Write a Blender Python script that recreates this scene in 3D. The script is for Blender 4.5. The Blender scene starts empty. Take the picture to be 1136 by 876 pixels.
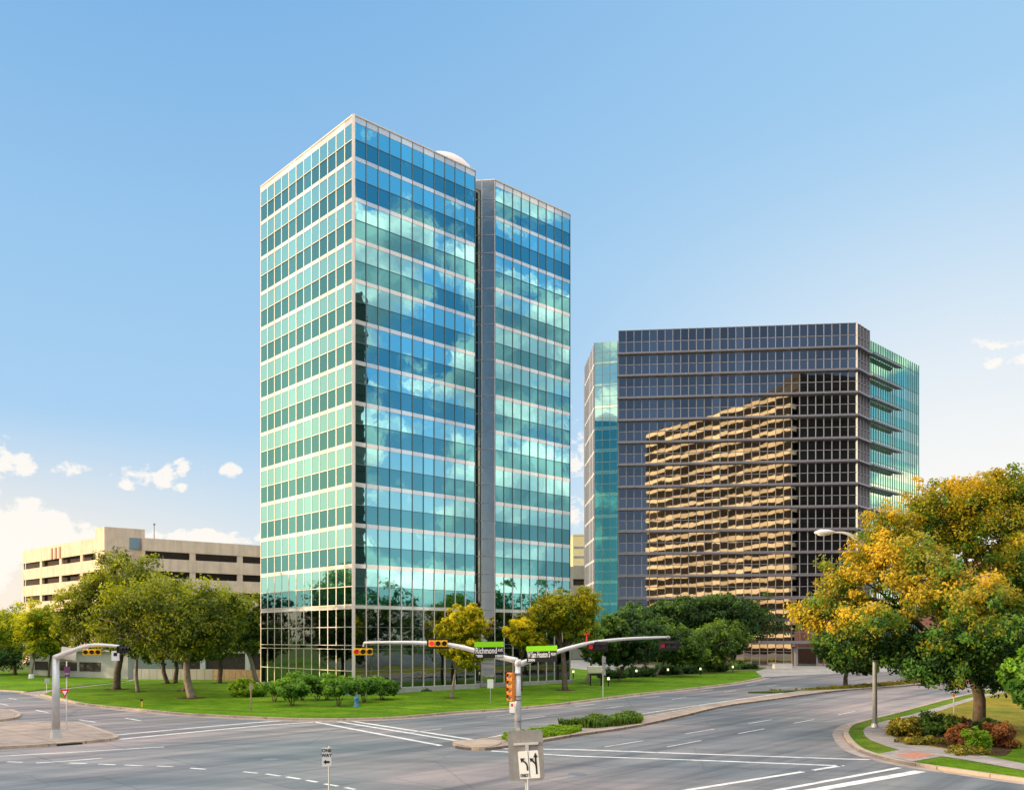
import bpy, bmesh, math, random
import numpy as np
from mathutils import Vector, Matrix

random.seed(7)
R = math.radians
scene = bpy.context.scene
col = scene.collection
PI = math.pi

# ------------------------------------------------------------------ survey helpers
CAM_H, FOC, CX, HY = 6.0, 1000.0, 568.0, 708.0

def T(y):
    """gentle rise of the ground away from the junction"""
    return 0.012 * min(max(y - 70.0, 0.0), 130.0)

def G(px, py, h=0.0):
    """plan position of a point standing on the ground, surveyed from the photograph"""
    k = (py - HY) / FOC
    y = (CAM_H - h) / k
    if y > 70:
        y = (CAM_H - h + 0.84) / (k + 0.012)
        if y > 200:
            y = (CAM_H - h - 1.56) / k
    return ((px - CX) / FOC * y, y)

def Z(py, y):
    return CAM_H + (HY - py) / FOC * y

def PX(px, y):
    return (px - CX) / FOC * y

# ------------------------------------------------------------------ materials
def newmat(name):
    m = bpy.data.materials.new(name)
    m.use_nodes = True
    nt = m.node_tree
    for n in list(nt.nodes):
        nt.nodes.remove(n)
    out = nt.nodes.new('ShaderNodeOutputMaterial')
    return m, nt, out

def N(nt, t, **kw):
    n = nt.nodes.new(t)
    for k, v in kw.items():
        if k.startswith('i_'):
            n.inputs[k[2:].replace('_', ' ')].default_value = v
        elif k.startswith('n_'):
            n.inputs[int(k[2:])].default_value = v
        else:
            setattr(n, k, v)
    return n

def c4(c):
    return (c[0], c[1], c[2], 1.0)

def ramp(nt, stops, fac=None):
    n = nt.nodes.new('ShaderNodeValToRGB')
    cr = n.color_ramp
    while len(cr.elements) < len(stops):
        cr.elements.new(0.5)
    for e, (p, c) in zip(cr.elements, stops):
        e.position = p
        e.color = c4(c) if len(c) == 3 else c
    if fac is not None:
        nt.links.new(fac, n.inputs[0])
    return n

def noise(nt, scale, detail=6, rough=0.6, vec=None, dist=0.0):
    n = nt.nodes.new('ShaderNodeTexNoise')
    n.inputs['Scale'].default_value = scale
    n.inputs['Detail'].default_value = detail
    n.inputs['Roughness'].default_value = rough
    n.inputs['Distortion'].default_value = dist
    if vec is not None:
        nt.links.new(vec, n.inputs['Vector'])
    return n

def mixc(nt, a, b, fac, mode='MIX'):
    n = nt.nodes.new('ShaderNodeMix')
    n.data_type = 'RGBA'
    n.blend_type = mode
    if isinstance(fac, (int, float)):
        n.inputs[0].default_value = fac
    else:
        nt.links.new(fac, n.inputs[0])
    for i, s in ((6, a), (7, b)):
        if isinstance(s, tuple):
            n.inputs[i].default_value = c4(s)
        else:
            nt.links.new(s, n.inputs[i])
    return n.outputs[2]

def math_n(nt, op, a, b=0.0, c=None, clamp=False):
    n = nt.nodes.new('ShaderNodeMath')
    n.operation = op
    n.use_clamp = clamp
    for i, s in enumerate((a, b) if c is None else (a, b, c)):
        if isinstance(s, (int, float)):
            n.inputs[i].default_value = s
        else:
            nt.links.new(s, n.inputs[i])
    return n.outputs[0]

def world_pos(nt, scale=(1, 1, 1), rot=(0, 0, 0)):
    g = nt.nodes.new('ShaderNodeNewGeometry')
    mp = nt.nodes.new('ShaderNodeMapping')
    mp.inputs['Rotation'].default_value = rot
    nt.links.new(g.outputs['Position'], mp.inputs['Vector'])
    m2 = nt.nodes.new('ShaderNodeMapping')
    m2.inputs['Scale'].default_value = scale
    nt.links.new(mp.outputs[0], m2.inputs['Vector'])
    return m2.outputs[0]

def mat_plain(name, c, rough=0.6, metal=0.0, var=0.18, scale=1.5, bump=0.0, spec=0.4, emit=None, estr=0.0, stain=0.0):
    m, nt, out = newmat(name)
    p = N(nt, 'ShaderNodeBsdfPrincipled')
    v = world_pos(nt)
    n = noise(nt, scale, 8, 0.65, v)
    lo = tuple(x * (1 - var) for x in c)
    hi = tuple(min(1, x * (1 + var)) for x in c)
    cr = ramp(nt, [(0.3, lo), (0.7, hi)], n.outputs[0])
    colr = cr.outputs[0]
    if stain:
        v2 = world_pos(nt, (1.2, 1.2, 0.08))
        n2 = noise(nt, 1.0, 6, 0.7, v2)
        r2 = ramp(nt, [(0.45, (1, 1, 1)), (0.75, (1 - stain,) * 3)], n2.outputs[0])
        colr = mixc(nt, colr, r2.outputs[0], 1.0, 'MULTIPLY')
    nt.links.new(colr, p.inputs['Base Color'])
    p.inputs['Roughness'].default_value = rough
    p.inputs['Metallic'].default_value = metal
    p.inputs['Specular IOR Level'].default_value = spec
    if bump:
        b = N(nt, 'ShaderNodeBump')
        b.inputs['Strength'].default_value = bump
        b.inputs['Distance'].default_value = 0.05
        n3 = noise(nt, scale * 12, 6, 0.7, v)
        nt.links.new(n3.outputs[0], b.inputs['Height'])
        nt.links.new(b.outputs[0], p.inputs['Normal'])
    if emit:
        p.inputs['Emission Color'].default_value = c4(emit)
        p.inputs['Emission Strength'].default_value = estr
    nt.links.new(p.outputs[0], out.inputs[0])
    return m

def mat_glass(name, tint, diff, gloss=0.85, rough=0.015, wave=0.0, wscale=0.6, var=0.12):
    """tinted reflective curtain-wall glazing"""
    m, nt, out = newmat(name)
    g = N(nt, 'ShaderNodeBsdfGlossy')
    d = N(nt, 'ShaderNodeBsdfDiffuse')
    geo = N(nt, 'ShaderNodeNewGeometry')
    rr = ramp(nt, [(0.0, (1 - var,) * 3), (0.8, (1, 1, 1)), (1.0, (1 + var,) * 3)], geo.outputs['Random Per Island'])
    tc = mixc(nt, tint, rr.outputs[0], 1.0, 'MULTIPLY')
    nt.links.new(tc, g.inputs['Color'])
    rd = ramp(nt, [(0.0, tuple(x * 0.6 for x in diff)), (0.85, diff), (0.9, tuple(min(1, x * 1.5 + 0.01) for x in diff)), (1.0, tuple(min(1, x * 2.2 + 0.10) for x in diff))], geo.outputs['Random Per Island'])
    nt.links.new(rd.outputs[0], d.inputs['Color'])
    g.inputs['Roughness'].default_value = rough
    if wave:
        b = N(nt, 'ShaderNodeBump')
        b.inputs['Strength'].default_value = 1.0
        b.inputs['Distance'].default_value = wave
        n3 = noise(nt, wscale, 2, 0.5, world_pos(nt))
        nt.links.new(n3.outputs[0], b.inputs['Height'])
        nt.links.new(b.outputs[0], g.inputs['Normal'])
    mx = N(nt, 'ShaderNodeMixShader')
    mx.inputs[0].default_value = gloss
    nt.links.new(d.outputs[0], mx.inputs[1])
    nt.links.new(g.outputs[0], mx.inputs[2])
    nt.links.new(mx.outputs[0], out.inputs[0])
    return m

def mat_leaf(name, dark, light, trans=0.35, rnd=0.22):
    m, nt, out = newmat(name)
    at = N(nt, 'ShaderNodeAttribute', attribute_name='tint')
    geo = N(nt, 'ShaderNodeNewGeometry')
    s = N(nt, 'ShaderNodeSeparateColor')
    nt.links.new(at.outputs['Color'], s.inputs[0])
    f = math_n(nt, 'MULTIPLY', geo.outputs['Random Per Island'], rnd)
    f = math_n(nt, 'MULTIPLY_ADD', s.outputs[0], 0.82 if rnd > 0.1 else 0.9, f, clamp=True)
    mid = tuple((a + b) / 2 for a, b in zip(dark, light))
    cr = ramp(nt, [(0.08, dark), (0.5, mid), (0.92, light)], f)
    p = N(nt, 'ShaderNodeBsdfPrincipled')
    p.inputs['Roughness'].default_value = 0.55
    p.inputs['Specular IOR Level'].default_value = 0.25
    nt.links.new(cr.outputs[0], p.inputs['Base Color'])
    t = N(nt, 'ShaderNodeBsdfTranslucent')
    tcol = mixc(nt, cr.outputs[0], (1.3, 1.2, 0.5), 1.0, 'MULTIPLY')
    nt.links.new(tcol, t.inputs['Color'])
    mx = N(nt, 'ShaderNodeMixShader')
    mx.inputs[0].default_value = trans
    nt.links.new(p.outputs[0], mx.inputs[1])
    nt.links.new(t.outputs[0], mx.inputs[2])
    nt.links.new(mx.outputs[0], out.inputs[0])
    return m

def mat_grass(name, c1, c2, c3):
    m, nt, out = newmat(name)
    v = world_pos(nt)
    n1 = noise(nt, 0.16, 5, 0.6, v)
    n2 = noise(nt, 5.0, 10, 0.8, v)
    vs = world_pos(nt, (0.5, 2.2, 1), (0, 0, R(22)))
    n4 = noise(nt, 0.35, 3, 0.5, vs)
    a = ramp(nt, [(0.3, c1), (0.7, c2)], n1.outputs[0])
    b = ramp(nt, [(0.35, (0.5, 0.5, 0.5)), (0.65, (1.3, 1.3, 1.2))], n2.outputs[0])
    x = mixc(nt, a.outputs[0], b.outputs[0], 1.0, 'MULTIPLY')
    f = ramp(nt, [(0.5, (0, 0, 0)), (0.7, (0.7, 0.7, 0.7))], n4.outputs[0])
    x = mixc(nt, x, c3, f.outputs[0])
    p = N(nt, 'ShaderNodeBsdfPrincipled')
    p.inputs['Roughness'].default_value = 0.9
    p.inputs['Specular IOR Level'].default_value = 0.1
    nt.links.new(x, p.inputs['Base Color'])
    bp = N(nt, 'ShaderNodeBump')
    n5 = noise(nt, 0.55, 6, 0.7, v)
    r5 = ramp(nt, [(0.36, (0.72, 0.74, 0.7)), (0.5, (1, 1, 1)), (0.66, (1.25, 1.12, 1.3))], n5.outputs[0])
    nt.links.new(mixc(nt, x, r5.outputs[0], 1.0, 'MULTIPLY'), p.inputs['Base Color'])
    bp.inputs['Strength'].default_value = 0.9
    bp.inputs['Distance'].default_value = 0.10
    n3 = noise(nt, 14, 8, 0.8, v)
    nt.links.new(n3.outputs[0], bp.inputs['Height'])
    nt.links.new(bp.outputs[0], p.inputs['Normal'])
    nt.links.new(p.outputs[0], out.inputs[0])
    return m

def mat_concrete(name, c, joint=1.6, rot=-20, stain=0.3):
    m, nt, out = newmat(name)
    v = world_pos(nt)
    n1 = noise(nt, 0.9, 8, 0.7, v)
    lo = tuple(a * 0.72 for a in c); hi = tuple(min(1, a * 1.15) for a in c)
    a = ramp(nt, [(0.3, lo), (0.7, hi)], n1.outputs[0])
    n2 = noise(nt, 14, 6, 0.8, v)
    b = ramp(nt, [(0.3, (0.8, 0.8, 0.8)), (0.7, (1.1, 1.1, 1.1))], n2.outputs[0])
    x = mixc(nt, a.outputs[0], b.outputs[0], 1.0, 'MULTIPLY')
    br = N(nt, 'ShaderNodeTexBrick')
    br.offset = 0.0
    br.inputs['Scale'].default_value = 1.0
    br.inputs['Brick Width'].default_value = joint
    br.inputs['Row Height'].default_value = joint
    br.inputs['Mortar Size'].default_value = 0.03
    br.inputs['Color1'].default_value = (0.92, 0.92, 0.92, 1)
    br.inputs['Color2'].default_value = (1.05, 1.04, 1.03, 1)
    br.inputs['Mortar'].default_value = (0.42, 0.40, 0.38, 1)
    nt.links.new(world_pos(nt, (1, 1, 1), (0, 0, R(rot))), br.inputs['Vector'])
    x = mixc(nt, x, br.outputs['Color'], 0.85, 'MULTIPLY')
    n3 = noise(nt, 0.35, 6, 0.75, v)
    st = ramp(nt, [(0.5, (1, 1, 1)), (0.72, (1 - stain,) * 3)], n3.outputs[0])
    x = mixc(nt, x, st.outputs[0], 1.0, 'MULTIPLY')
    p = N(nt, 'ShaderNodeBsdfPrincipled')
    p.inputs['Roughness'].default_value = 0.85
    nt.links.new(x, p.inputs['Base Color'])
    bp = N(nt, 'ShaderNodeBump')
    bp.inputs['Strength'].default_value = 0.25
    bp.inputs['Distance'].default_value = 0.02
    nt.links.new(n2.outputs[0], bp.inputs['Height'])
    nt.links.new(bp.outputs[0], p.inputs['Normal'])
    nt.links.new(p.outputs[0], out.inputs[0])
    return m

def mat_asphalt(name, base, warm, cool):
    m, nt, out = newmat(name)
    v = world_pos(nt)
    big = noise(nt, 0.045, 4, 0.5, v)
    # worn wheel tracks along the main carriageway
    vs = world_pos(nt, (0.022, 0.5, 1), (0, 0, R(-51)))
    st = noise(nt, 1.0, 5, 0.6, vs)
    vs2 = world_pos(nt, (0.035, 0.55, 1), (0, 0, R(8)))
    st2 = noise(nt, 1.0, 5, 0.6, vs2)
    fine = noise(nt, 9.0, 8, 0.75, v)
    a = ramp(nt, [(0.38, cool), (0.5, base), (0.62, warm)], big.outputs[0])
    s = ramp(nt, [(0.36, (0.42, 0.46, 0.52)), (0.5, (0.95, 0.95, 0.95)), (0.64, (1.35, 1.28, 1.22))], st.outputs[0])
    x = mixc(nt, a.outputs[0], s.outputs[0], 0.8, 'MULTIPLY')
    s2 = ramp(nt, [(0.36, (0.55, 0.6, 0.64)), (0.6, (1.12, 1.08, 1.06))], st2.outputs[0])
    x = mixc(nt, x, s2.outputs[0], 0.6, 'MULTIPLY')
    f = ramp(nt, [(0.35, (0.82, 0.82, 0.82)), (0.65, (1.12, 1.12, 1.12))], fine.outputs[0])
    x = mixc(nt, x, f.outputs[0], 0.7, 'MULTIPLY')
    # expansion joints and cracks
    vo = N(nt, 'ShaderNodeTexVoronoi', feature='DISTANCE_TO_EDGE')
    vo.inputs['Scale'].default_value = 0.09
    dv = noise(nt, 0.7, 4, 0.6, v)
    vv = mixc(nt, v, dv.outputs['Color'], 0.06, 'LINEAR_LIGHT')
    nt.links.new(vv, vo.inputs['Vector'])
    cr = ramp(nt, [(0.0, (0.55, 0.55, 0.56)), (0.005, (1, 1, 1))], vo.outputs['Distance'])
    x = mixc(nt, x, cr.outputs[0], 0.5, 'MULTIPLY')
    # resurfaced patches with sawn edges, and oil drips
    vb = world_pos(nt, (1, 1, 1), (0, 0, R(-43)))
    br = N(nt, 'ShaderNodeTexBrick')
    br.inputs['Scale'].default_value = 0.055
    br.inputs['Mortar Size'].default_value = 0.003
    br.inputs['Color1'].default_value = (0.86, 0.87, 0.89, 1)
    br.inputs['Color2'].default_value = (1.08, 1.05, 1.03, 1)
    br.inputs['Mortar'].default_value = (0.6, 0.6, 0.6, 1)
    nt.links.new(vb, br.inputs['Vector'])
    x = mixc(nt, x, br.outputs['Color'], 0.75, 'MULTIPLY')
    oil = noise(nt, 0.8, 7, 0.75, v)
    ro = ramp(nt, [(0.60, (1, 1, 1)), (0.74, (0.62, 0.62, 0.63))], oil.outputs[0])
    x = mixc(nt, x, ro.outputs[0], 0.8, 'MULTIPLY')
    p = N(nt, 'ShaderNodeBsdfPrincipled')
    p.inputs['Roughness'].default_value = 0.62
    p.inputs['Specular IOR Level'].default_value = 0.35
    nt.links.new(x, p.inputs['Base Color'])
    bp = N(nt, 'ShaderNodeBump')
    bp.inputs['Strength'].default_value = 0.25
    bp.inputs['Distance'].default_value = 0.02
    n3 = noise(nt, 60, 4, 0.7, v)
    nt.links.new(n3.outputs[0], bp.inputs['Height'])
    nt.links.new(bp.outputs[0], p.inputs['Normal'])
    nt.links.new(p.outputs[0], out.inputs[0])
    return m

M = {}
M['asphalt'] = mat_asphalt('asphalt', (0.225, 0.225, 0.236), (0.33, 0.28, 0.275), (0.155, 0.185, 0.21))
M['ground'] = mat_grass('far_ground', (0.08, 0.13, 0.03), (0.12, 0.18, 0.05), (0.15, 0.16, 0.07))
M['lawn'] = mat_grass('lawn_grass', (0.09, 0.215, 0.005), (0.17, 0.31, 0.010), (0.045, 0.12, 0.008))
M['lawn_gold'] = mat_grass('sunlit_lawn', (0.22, 0.22, 0.03), (0.36, 0.27, 0.04), (0.15, 0.23, 0.025))  # low evening sun on the grass is put into its gold colour
M['lawn_edge'] = mat_grass('verge_grass', (0.10, 0.22, 0.012), (0.20, 0.26, 0.025), (0.08, 0.18, 0.012))
M['mulch'] = mat_plain('mulch', (0.09, 0.055, 0.03), 0.95, var=0.4, scale=6, bump=0.8, spec=0.1)
M['kerb'] = mat_concrete('kerb_concrete', (0.52, 0.41, 0.32), 3.0, 10, 0.45)
M['gutter'] = mat_concrete('gutter_concrete', (0.42, 0.345, 0.31), 3.0, 10, 0.5)
M['paving'] = mat_concrete('median_paving', (0.40, 0.315, 0.265), 2.4, -44, 0.4)
M['sidewalk'] = mat_concrete('sidewalk_concrete', (0.42, 0.365, 0.34), 1.6, -25, 0.35)
M['brick'] = mat_plain('brick_pavers', (0.5, 0.22, 0.15), 0.85, var=0.25, scale=5, bump=0.3)
def mat_paint():
    m, nt, out = newmat('worn_road_paint')
    v = world_pos(nt)
    n1 = noise(nt, 1.1, 8, 0.75, v)
    n2 = noise(nt, 12.0, 6, 0.8, v)
    f = math_n(nt, 'ADD', n1.outputs[0], math_n(nt, 'MULTIPLY', n2.outputs[0], 0.5))
    cr = ramp(nt, [(0.52, (0.22, 0.22, 0.22)), (0.66, (0.55, 0.55, 0.54)), (0.78, (0.80, 0.79, 0.77))], f)
    p = N(nt, 'ShaderNodeBsdfPrincipled')
    p.inputs['Roughness'].default_value = 0.7
    nt.links.new(cr.outputs[0], p.inputs['Base Color'])
    nt.links.new(p.outputs[0], out.inputs[0])
    return m
M['paint'] = mat_paint()
M['plaza'] = mat_concrete('plaza_concrete', (0.42, 0.40, 0.38), 3.0, -5, 0.3)

M['glass_light'] = mat_glass('glass_pale_teal', (0.40, 0.83, 0.89), (0.02, 0.22, 0.27), 0.88, wave=0.004)
M['glass_dark'] = mat_glass('glass_deep_teal', (0.15, 0.44, 0.50), (0.008, 0.065, 0.08), 0.88, wave=0.004, var=0.2)
M['glass_lobby'] = mat_glass('glass_lobby', (0.19, 0.24, 0.22), (0.001, 0.008, 0.008), 0.92, wave=0.006, var=0.2)  # tint darkened to stand in for trees mirrored in the lowest storeys
M['glass_notch'] = mat_glass('glass_notch', (0.52, 0.54, 0.50), (0.01, 0.05, 0.08), 0.86, wave=0.006, var=0.2)
M['band_white'] = mat_glass('silver_floor_band', (0.95, 0.93, 0.94), (0.92, 0.89, 0.88), 0.32, 0.05, var=0.05)
M['mullion_white'] = mat_plain('pale_aluminium', (0.78, 0.70, 0.64), 0.35, 0.3, var=0.06)
M['mullion_dark'] = mat_plain('teal_grey_aluminium', (0.16, 0.22, 0.24), 0.35, 0.3, var=0.06)
M['glass_smoke'] = mat_glass('glass_smoke', (0.60, 0.54, 0.50), (0.004, 0.005, 0.009), 0.92, wave=0.003, wscale=0.4, var=0.25)
M['glass_smoke2'] = mat_glass('glass_smoke_spandrel', (0.74, 0.68, 0.64), (0.012, 0.013, 0.018), 0.9, wave=0.003, wscale=0.4, var=0.2)
M['glass_green'] = mat_glass('glass_green', (0.44, 0.86, 0.68), (0.02, 0.15, 0.13), 0.86, wave=0.003)
M['glass_green2'] = mat_glass('glass_pale_green', (0.80, 1.0, 0.80), (0.08, 0.32, 0.24), 0.84, wave=0.003)
M['glass_strip'] = mat_glass('glass_strip', (0.40, 0.70, 0.70), (0.03, 0.14, 0.14), 0.86, wave=0.003)
M['glass_side'] = mat_glass('glass_grey_side', (0.66, 0.67, 0.74), (0.36, 0.38, 0.44), 0.5, wave=0.01)
M['mullion_grey'] = mat_plain('mauve_grey_aluminium', (0.31, 0.315, 0.36), 0.4, 0.4, var=0.06)
M['fin'] = mat_plain('sunshade_metal', (0.25, 0.25, 0.30), 0.4, 0.5, var=0.08)
M['core'] = mat_plain('dark_core', (0.03, 0.035, 0.04), 0.8, var=0.1)
M['roof'] = mat_plain('roof_gravel', (0.35, 0.33, 0.31), 0.9, var=0.15)
M['radome'] = mat_plain('radome_shell', (0.74, 0.64, 0.60), 0.5, var=0.05, scale=0.5)
M['garage'] = mat_plain('warm_precast', (0.78, 0.60, 0.48), 0.85, var=0.12, scale=0.5, stain=0.25)
M['garage_grey'] = mat_plain('grey_precast', (0.36, 0.36, 0.33), 0.85, var=0.12, scale=0.5, stain=0.2)
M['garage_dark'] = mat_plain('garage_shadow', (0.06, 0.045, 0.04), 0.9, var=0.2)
M['cream'] = mat_plain('cream_wall', (0.72, 0.62, 0.36), 0.8, var=0.06, scale=0.4)
M['white_wall'] = mat_plain('white_wall', (0.62, 0.62, 0.58), 0.8, var=0.06, scale=0.4, stain=0.15)
M['shaded_wall'] = mat_plain('shaded_white_wall', (0.40, 0.41, 0.39), 0.8, var=0.06, scale=0.4, stain=0.15)  # white wall darkened to carry the shade of the trees
M['wall_grey'] = mat_plain('blockwork', (0.42, 0.41, 0.38), 0.85, var=0.1, scale=0.7, stain=0.2)
M['stone'] = mat_plain('base_stone', (0.36, 0.36, 0.37), 0.8, var=0.15, scale=1.2)
M['bronze_glass'] = mat_glass('bronze_glass', (0.07, 0.065, 0.06), (0.012, 0.010, 0.008), 0.5)
M['ref_band'] = mat_plain('sandstone_band', (0.92, 0.76, 0.48), 0.8, var=0.06)
M['ref_dark'] = mat_plain('dark_stone', (0.012, 0.012, 0.013), 0.7, var=0.1)
M['black'] = mat_plain('black_paint', (0.015, 0.015, 0.017), 0.5, var=0.1)
M['galv'] = mat_plain('galvanised_steel', (0.56, 0.58, 0.60), 0.45, 0.45, var=0.12, scale=3)
M['raw_alu'] = mat_plain('raw_aluminium', (0.34, 0.335, 0.33), 0.5, 0.3, var=0.2, scale=2, stain=0.3)
M['galv_warm'] = mat_plain('galvanised_arm', (0.66, 0.64, 0.63), 0.45, 0.35, var=0.1, scale=3)
M['sig_yellow'] = mat_plain('signal_yellow', (0.95, 0.56, 0.02), 0.5, var=0.1)
M['sig_orange'] = mat_plain('signal_orange', (0.85, 0.26, 0.02), 0.5, var=0.1)
M['lens_red'] = mat_plain('lens_red', (0.25, 0.01, 0.01), 0.3, emit=(1, 0.02, 0.02), estr=0.35)
M['lens_lit'] = mat_plain('lens_red_lit', (0.5, 0.01, 0.01), 0.3, emit=(1, 0.03, 0.06), estr=1.2)
M['lens_dim'] = mat_plain('lens_red_dim', (0.22, 0.01, 0.01), 0.3, emit=(1, 0.02, 0.02), estr=0.12)
M['lens_off'] = mat_plain('lens_off', (0.03, 0.02, 0.015), 0.25)
M['sign_white'] = mat_plain('sign_white', (0.82, 0.83, 0.82), 0.5, var=0.05)
M['sign_black'] = mat_plain('sign_black', (0.012, 0.012, 0.014), 0.5, var=0.05)
M['sign_green'] = mat_plain('sign_lime', (0.28, 0.75, 0.01), 0.5, var=0.06)
M['sign_red'] = mat_plain('sign_red', (0.62, 0.02, 0.03), 0.5, var=0.05)
M['sign_purple'] = mat_plain('sign_purple', (0.16, 0.05, 0.16), 0.5, var=0.1)
M['sign_cream'] = mat_plain('sign_cream', (0.74, 0.70, 0.58), 0.6, var=0.06)
M['hydrant'] = mat_plain('hydrant_blue', (0.06, 0.20, 0.38), 0.5, var=0.1)
M['bark'] = mat_plain('bark', (0.15, 0.115, 0.09), 0.95, var=0.4, scale=3, bump=1.0, spec=0.1)
M['bark_pale'] = mat_plain('pale_bark', (0.30, 0.25, 0.20), 0.95, var=0.35, scale=3, bump=1.0, spec=0.1)
M['wood'] = mat_plain('weathered_wood', (0.33, 0.25, 0.17), 0.9, var=0.3, scale=3, bump=0.5)
M['terracotta'] = mat_plain('terracotta_tiles', (0.42, 0.20, 0.14), 0.85, var=0.3, scale=3, bump=0.5)
M['lamp_white'] = mat_plain('warm_lamp', (0.9, 0.85, 0.6), 0.4, emit=(1, 0.85, 0.5), estr=1.5)
M['lamp_head'] = mat_plain('lamp_head', (0.75, 0.70, 0.66), 0.45, 0.2, var=0.05)
M['orange_post'] = mat_plain('orange_post', (0.85, 0.45, 0.05), 0.6, var=0.1)
M['white_post'] = mat_plain('white_post', (0.75, 0.75, 0.72), 0.6, var=0.05)

M['lf_olive'] = mat_leaf('leaf_olive', (0.025, 0.065, 0.010), (0.50, 0.54, 0.035), 0.45)
M['lf_gold'] = mat_leaf('leaf_gold', (0.14, 0.085, 0.006), (0.62, 0.36, 0.015), 0.4)
M['lf_goldgreen'] = mat_leaf('leaf_goldgreen', (0.05, 0.14, 0.012), (0.78, 0.66, 0.02), 0.45)
M['lf_lime'] = mat_leaf('leaf_lime', (0.09, 0.19, 0.010), (0.85, 0.80, 0.025), 0.45)
M['lf_yellow'] = mat_leaf('leaf_yellow', (0.16, 0.22, 0.008), (0.95, 0.80, 0.02), 0.45)
M['lf_mid'] = mat_leaf('leaf_mid', (0.02, 0.065, 0.014), (0.25, 0.40, 0.06), 0.4)
M['lf_dark'] = mat_leaf('leaf_dark', (0.018, 0.055, 0.018), (0.13, 0.25, 0.055))
M['lf_shrub'] = mat_leaf('leaf_shrub', (0.05, 0.15, 0.02), (0.27, 0.50, 0.05), 0.4)
M['lf_fresh'] = mat_leaf('leaf_fresh', (0.12, 0.28, 0.015), (0.40, 0.58, 0.03), 0.4)
M['lf_red'] = mat_leaf('leaf_red', (0.16, 0.06, 0.03), (0.62, 0.25, 0.07))
M['lf_sun_gold'] = None
M['lf_far'] = mat_leaf('leaf_far', (0.012, 0.028, 0.012), (0.04, 0.075, 0.025))
def mat_sun_gold():
    m = mat_leaf('leaf_sun_gold', (0.02, 0.055, 0.012), (0.7, 0.42, 0.02), 0.4, 0.08)  # ramp runs from shaded green to sunlit gold, light held in the leaf colour
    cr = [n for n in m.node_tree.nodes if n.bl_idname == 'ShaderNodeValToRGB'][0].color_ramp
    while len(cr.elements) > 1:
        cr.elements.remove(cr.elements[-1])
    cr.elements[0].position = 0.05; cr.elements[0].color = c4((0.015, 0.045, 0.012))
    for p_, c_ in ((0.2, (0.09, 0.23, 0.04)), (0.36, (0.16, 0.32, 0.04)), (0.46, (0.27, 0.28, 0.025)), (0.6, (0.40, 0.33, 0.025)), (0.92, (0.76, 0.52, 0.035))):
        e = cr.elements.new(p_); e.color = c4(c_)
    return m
M['lf_sun_gold'] = mat_sun_gold()
M['lf_mixed'] = mat_leaf('leaf_mixed', (0.08, 0.10, 0.012), (0.55, 0.44, 0.05))

# ------------------------------------------------------------------ mesh builder
def root_off(o):
    v = Vector((0, 0, 0))
    while o is not None:
        v += o.location
        o = o.parent
    return v

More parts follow.
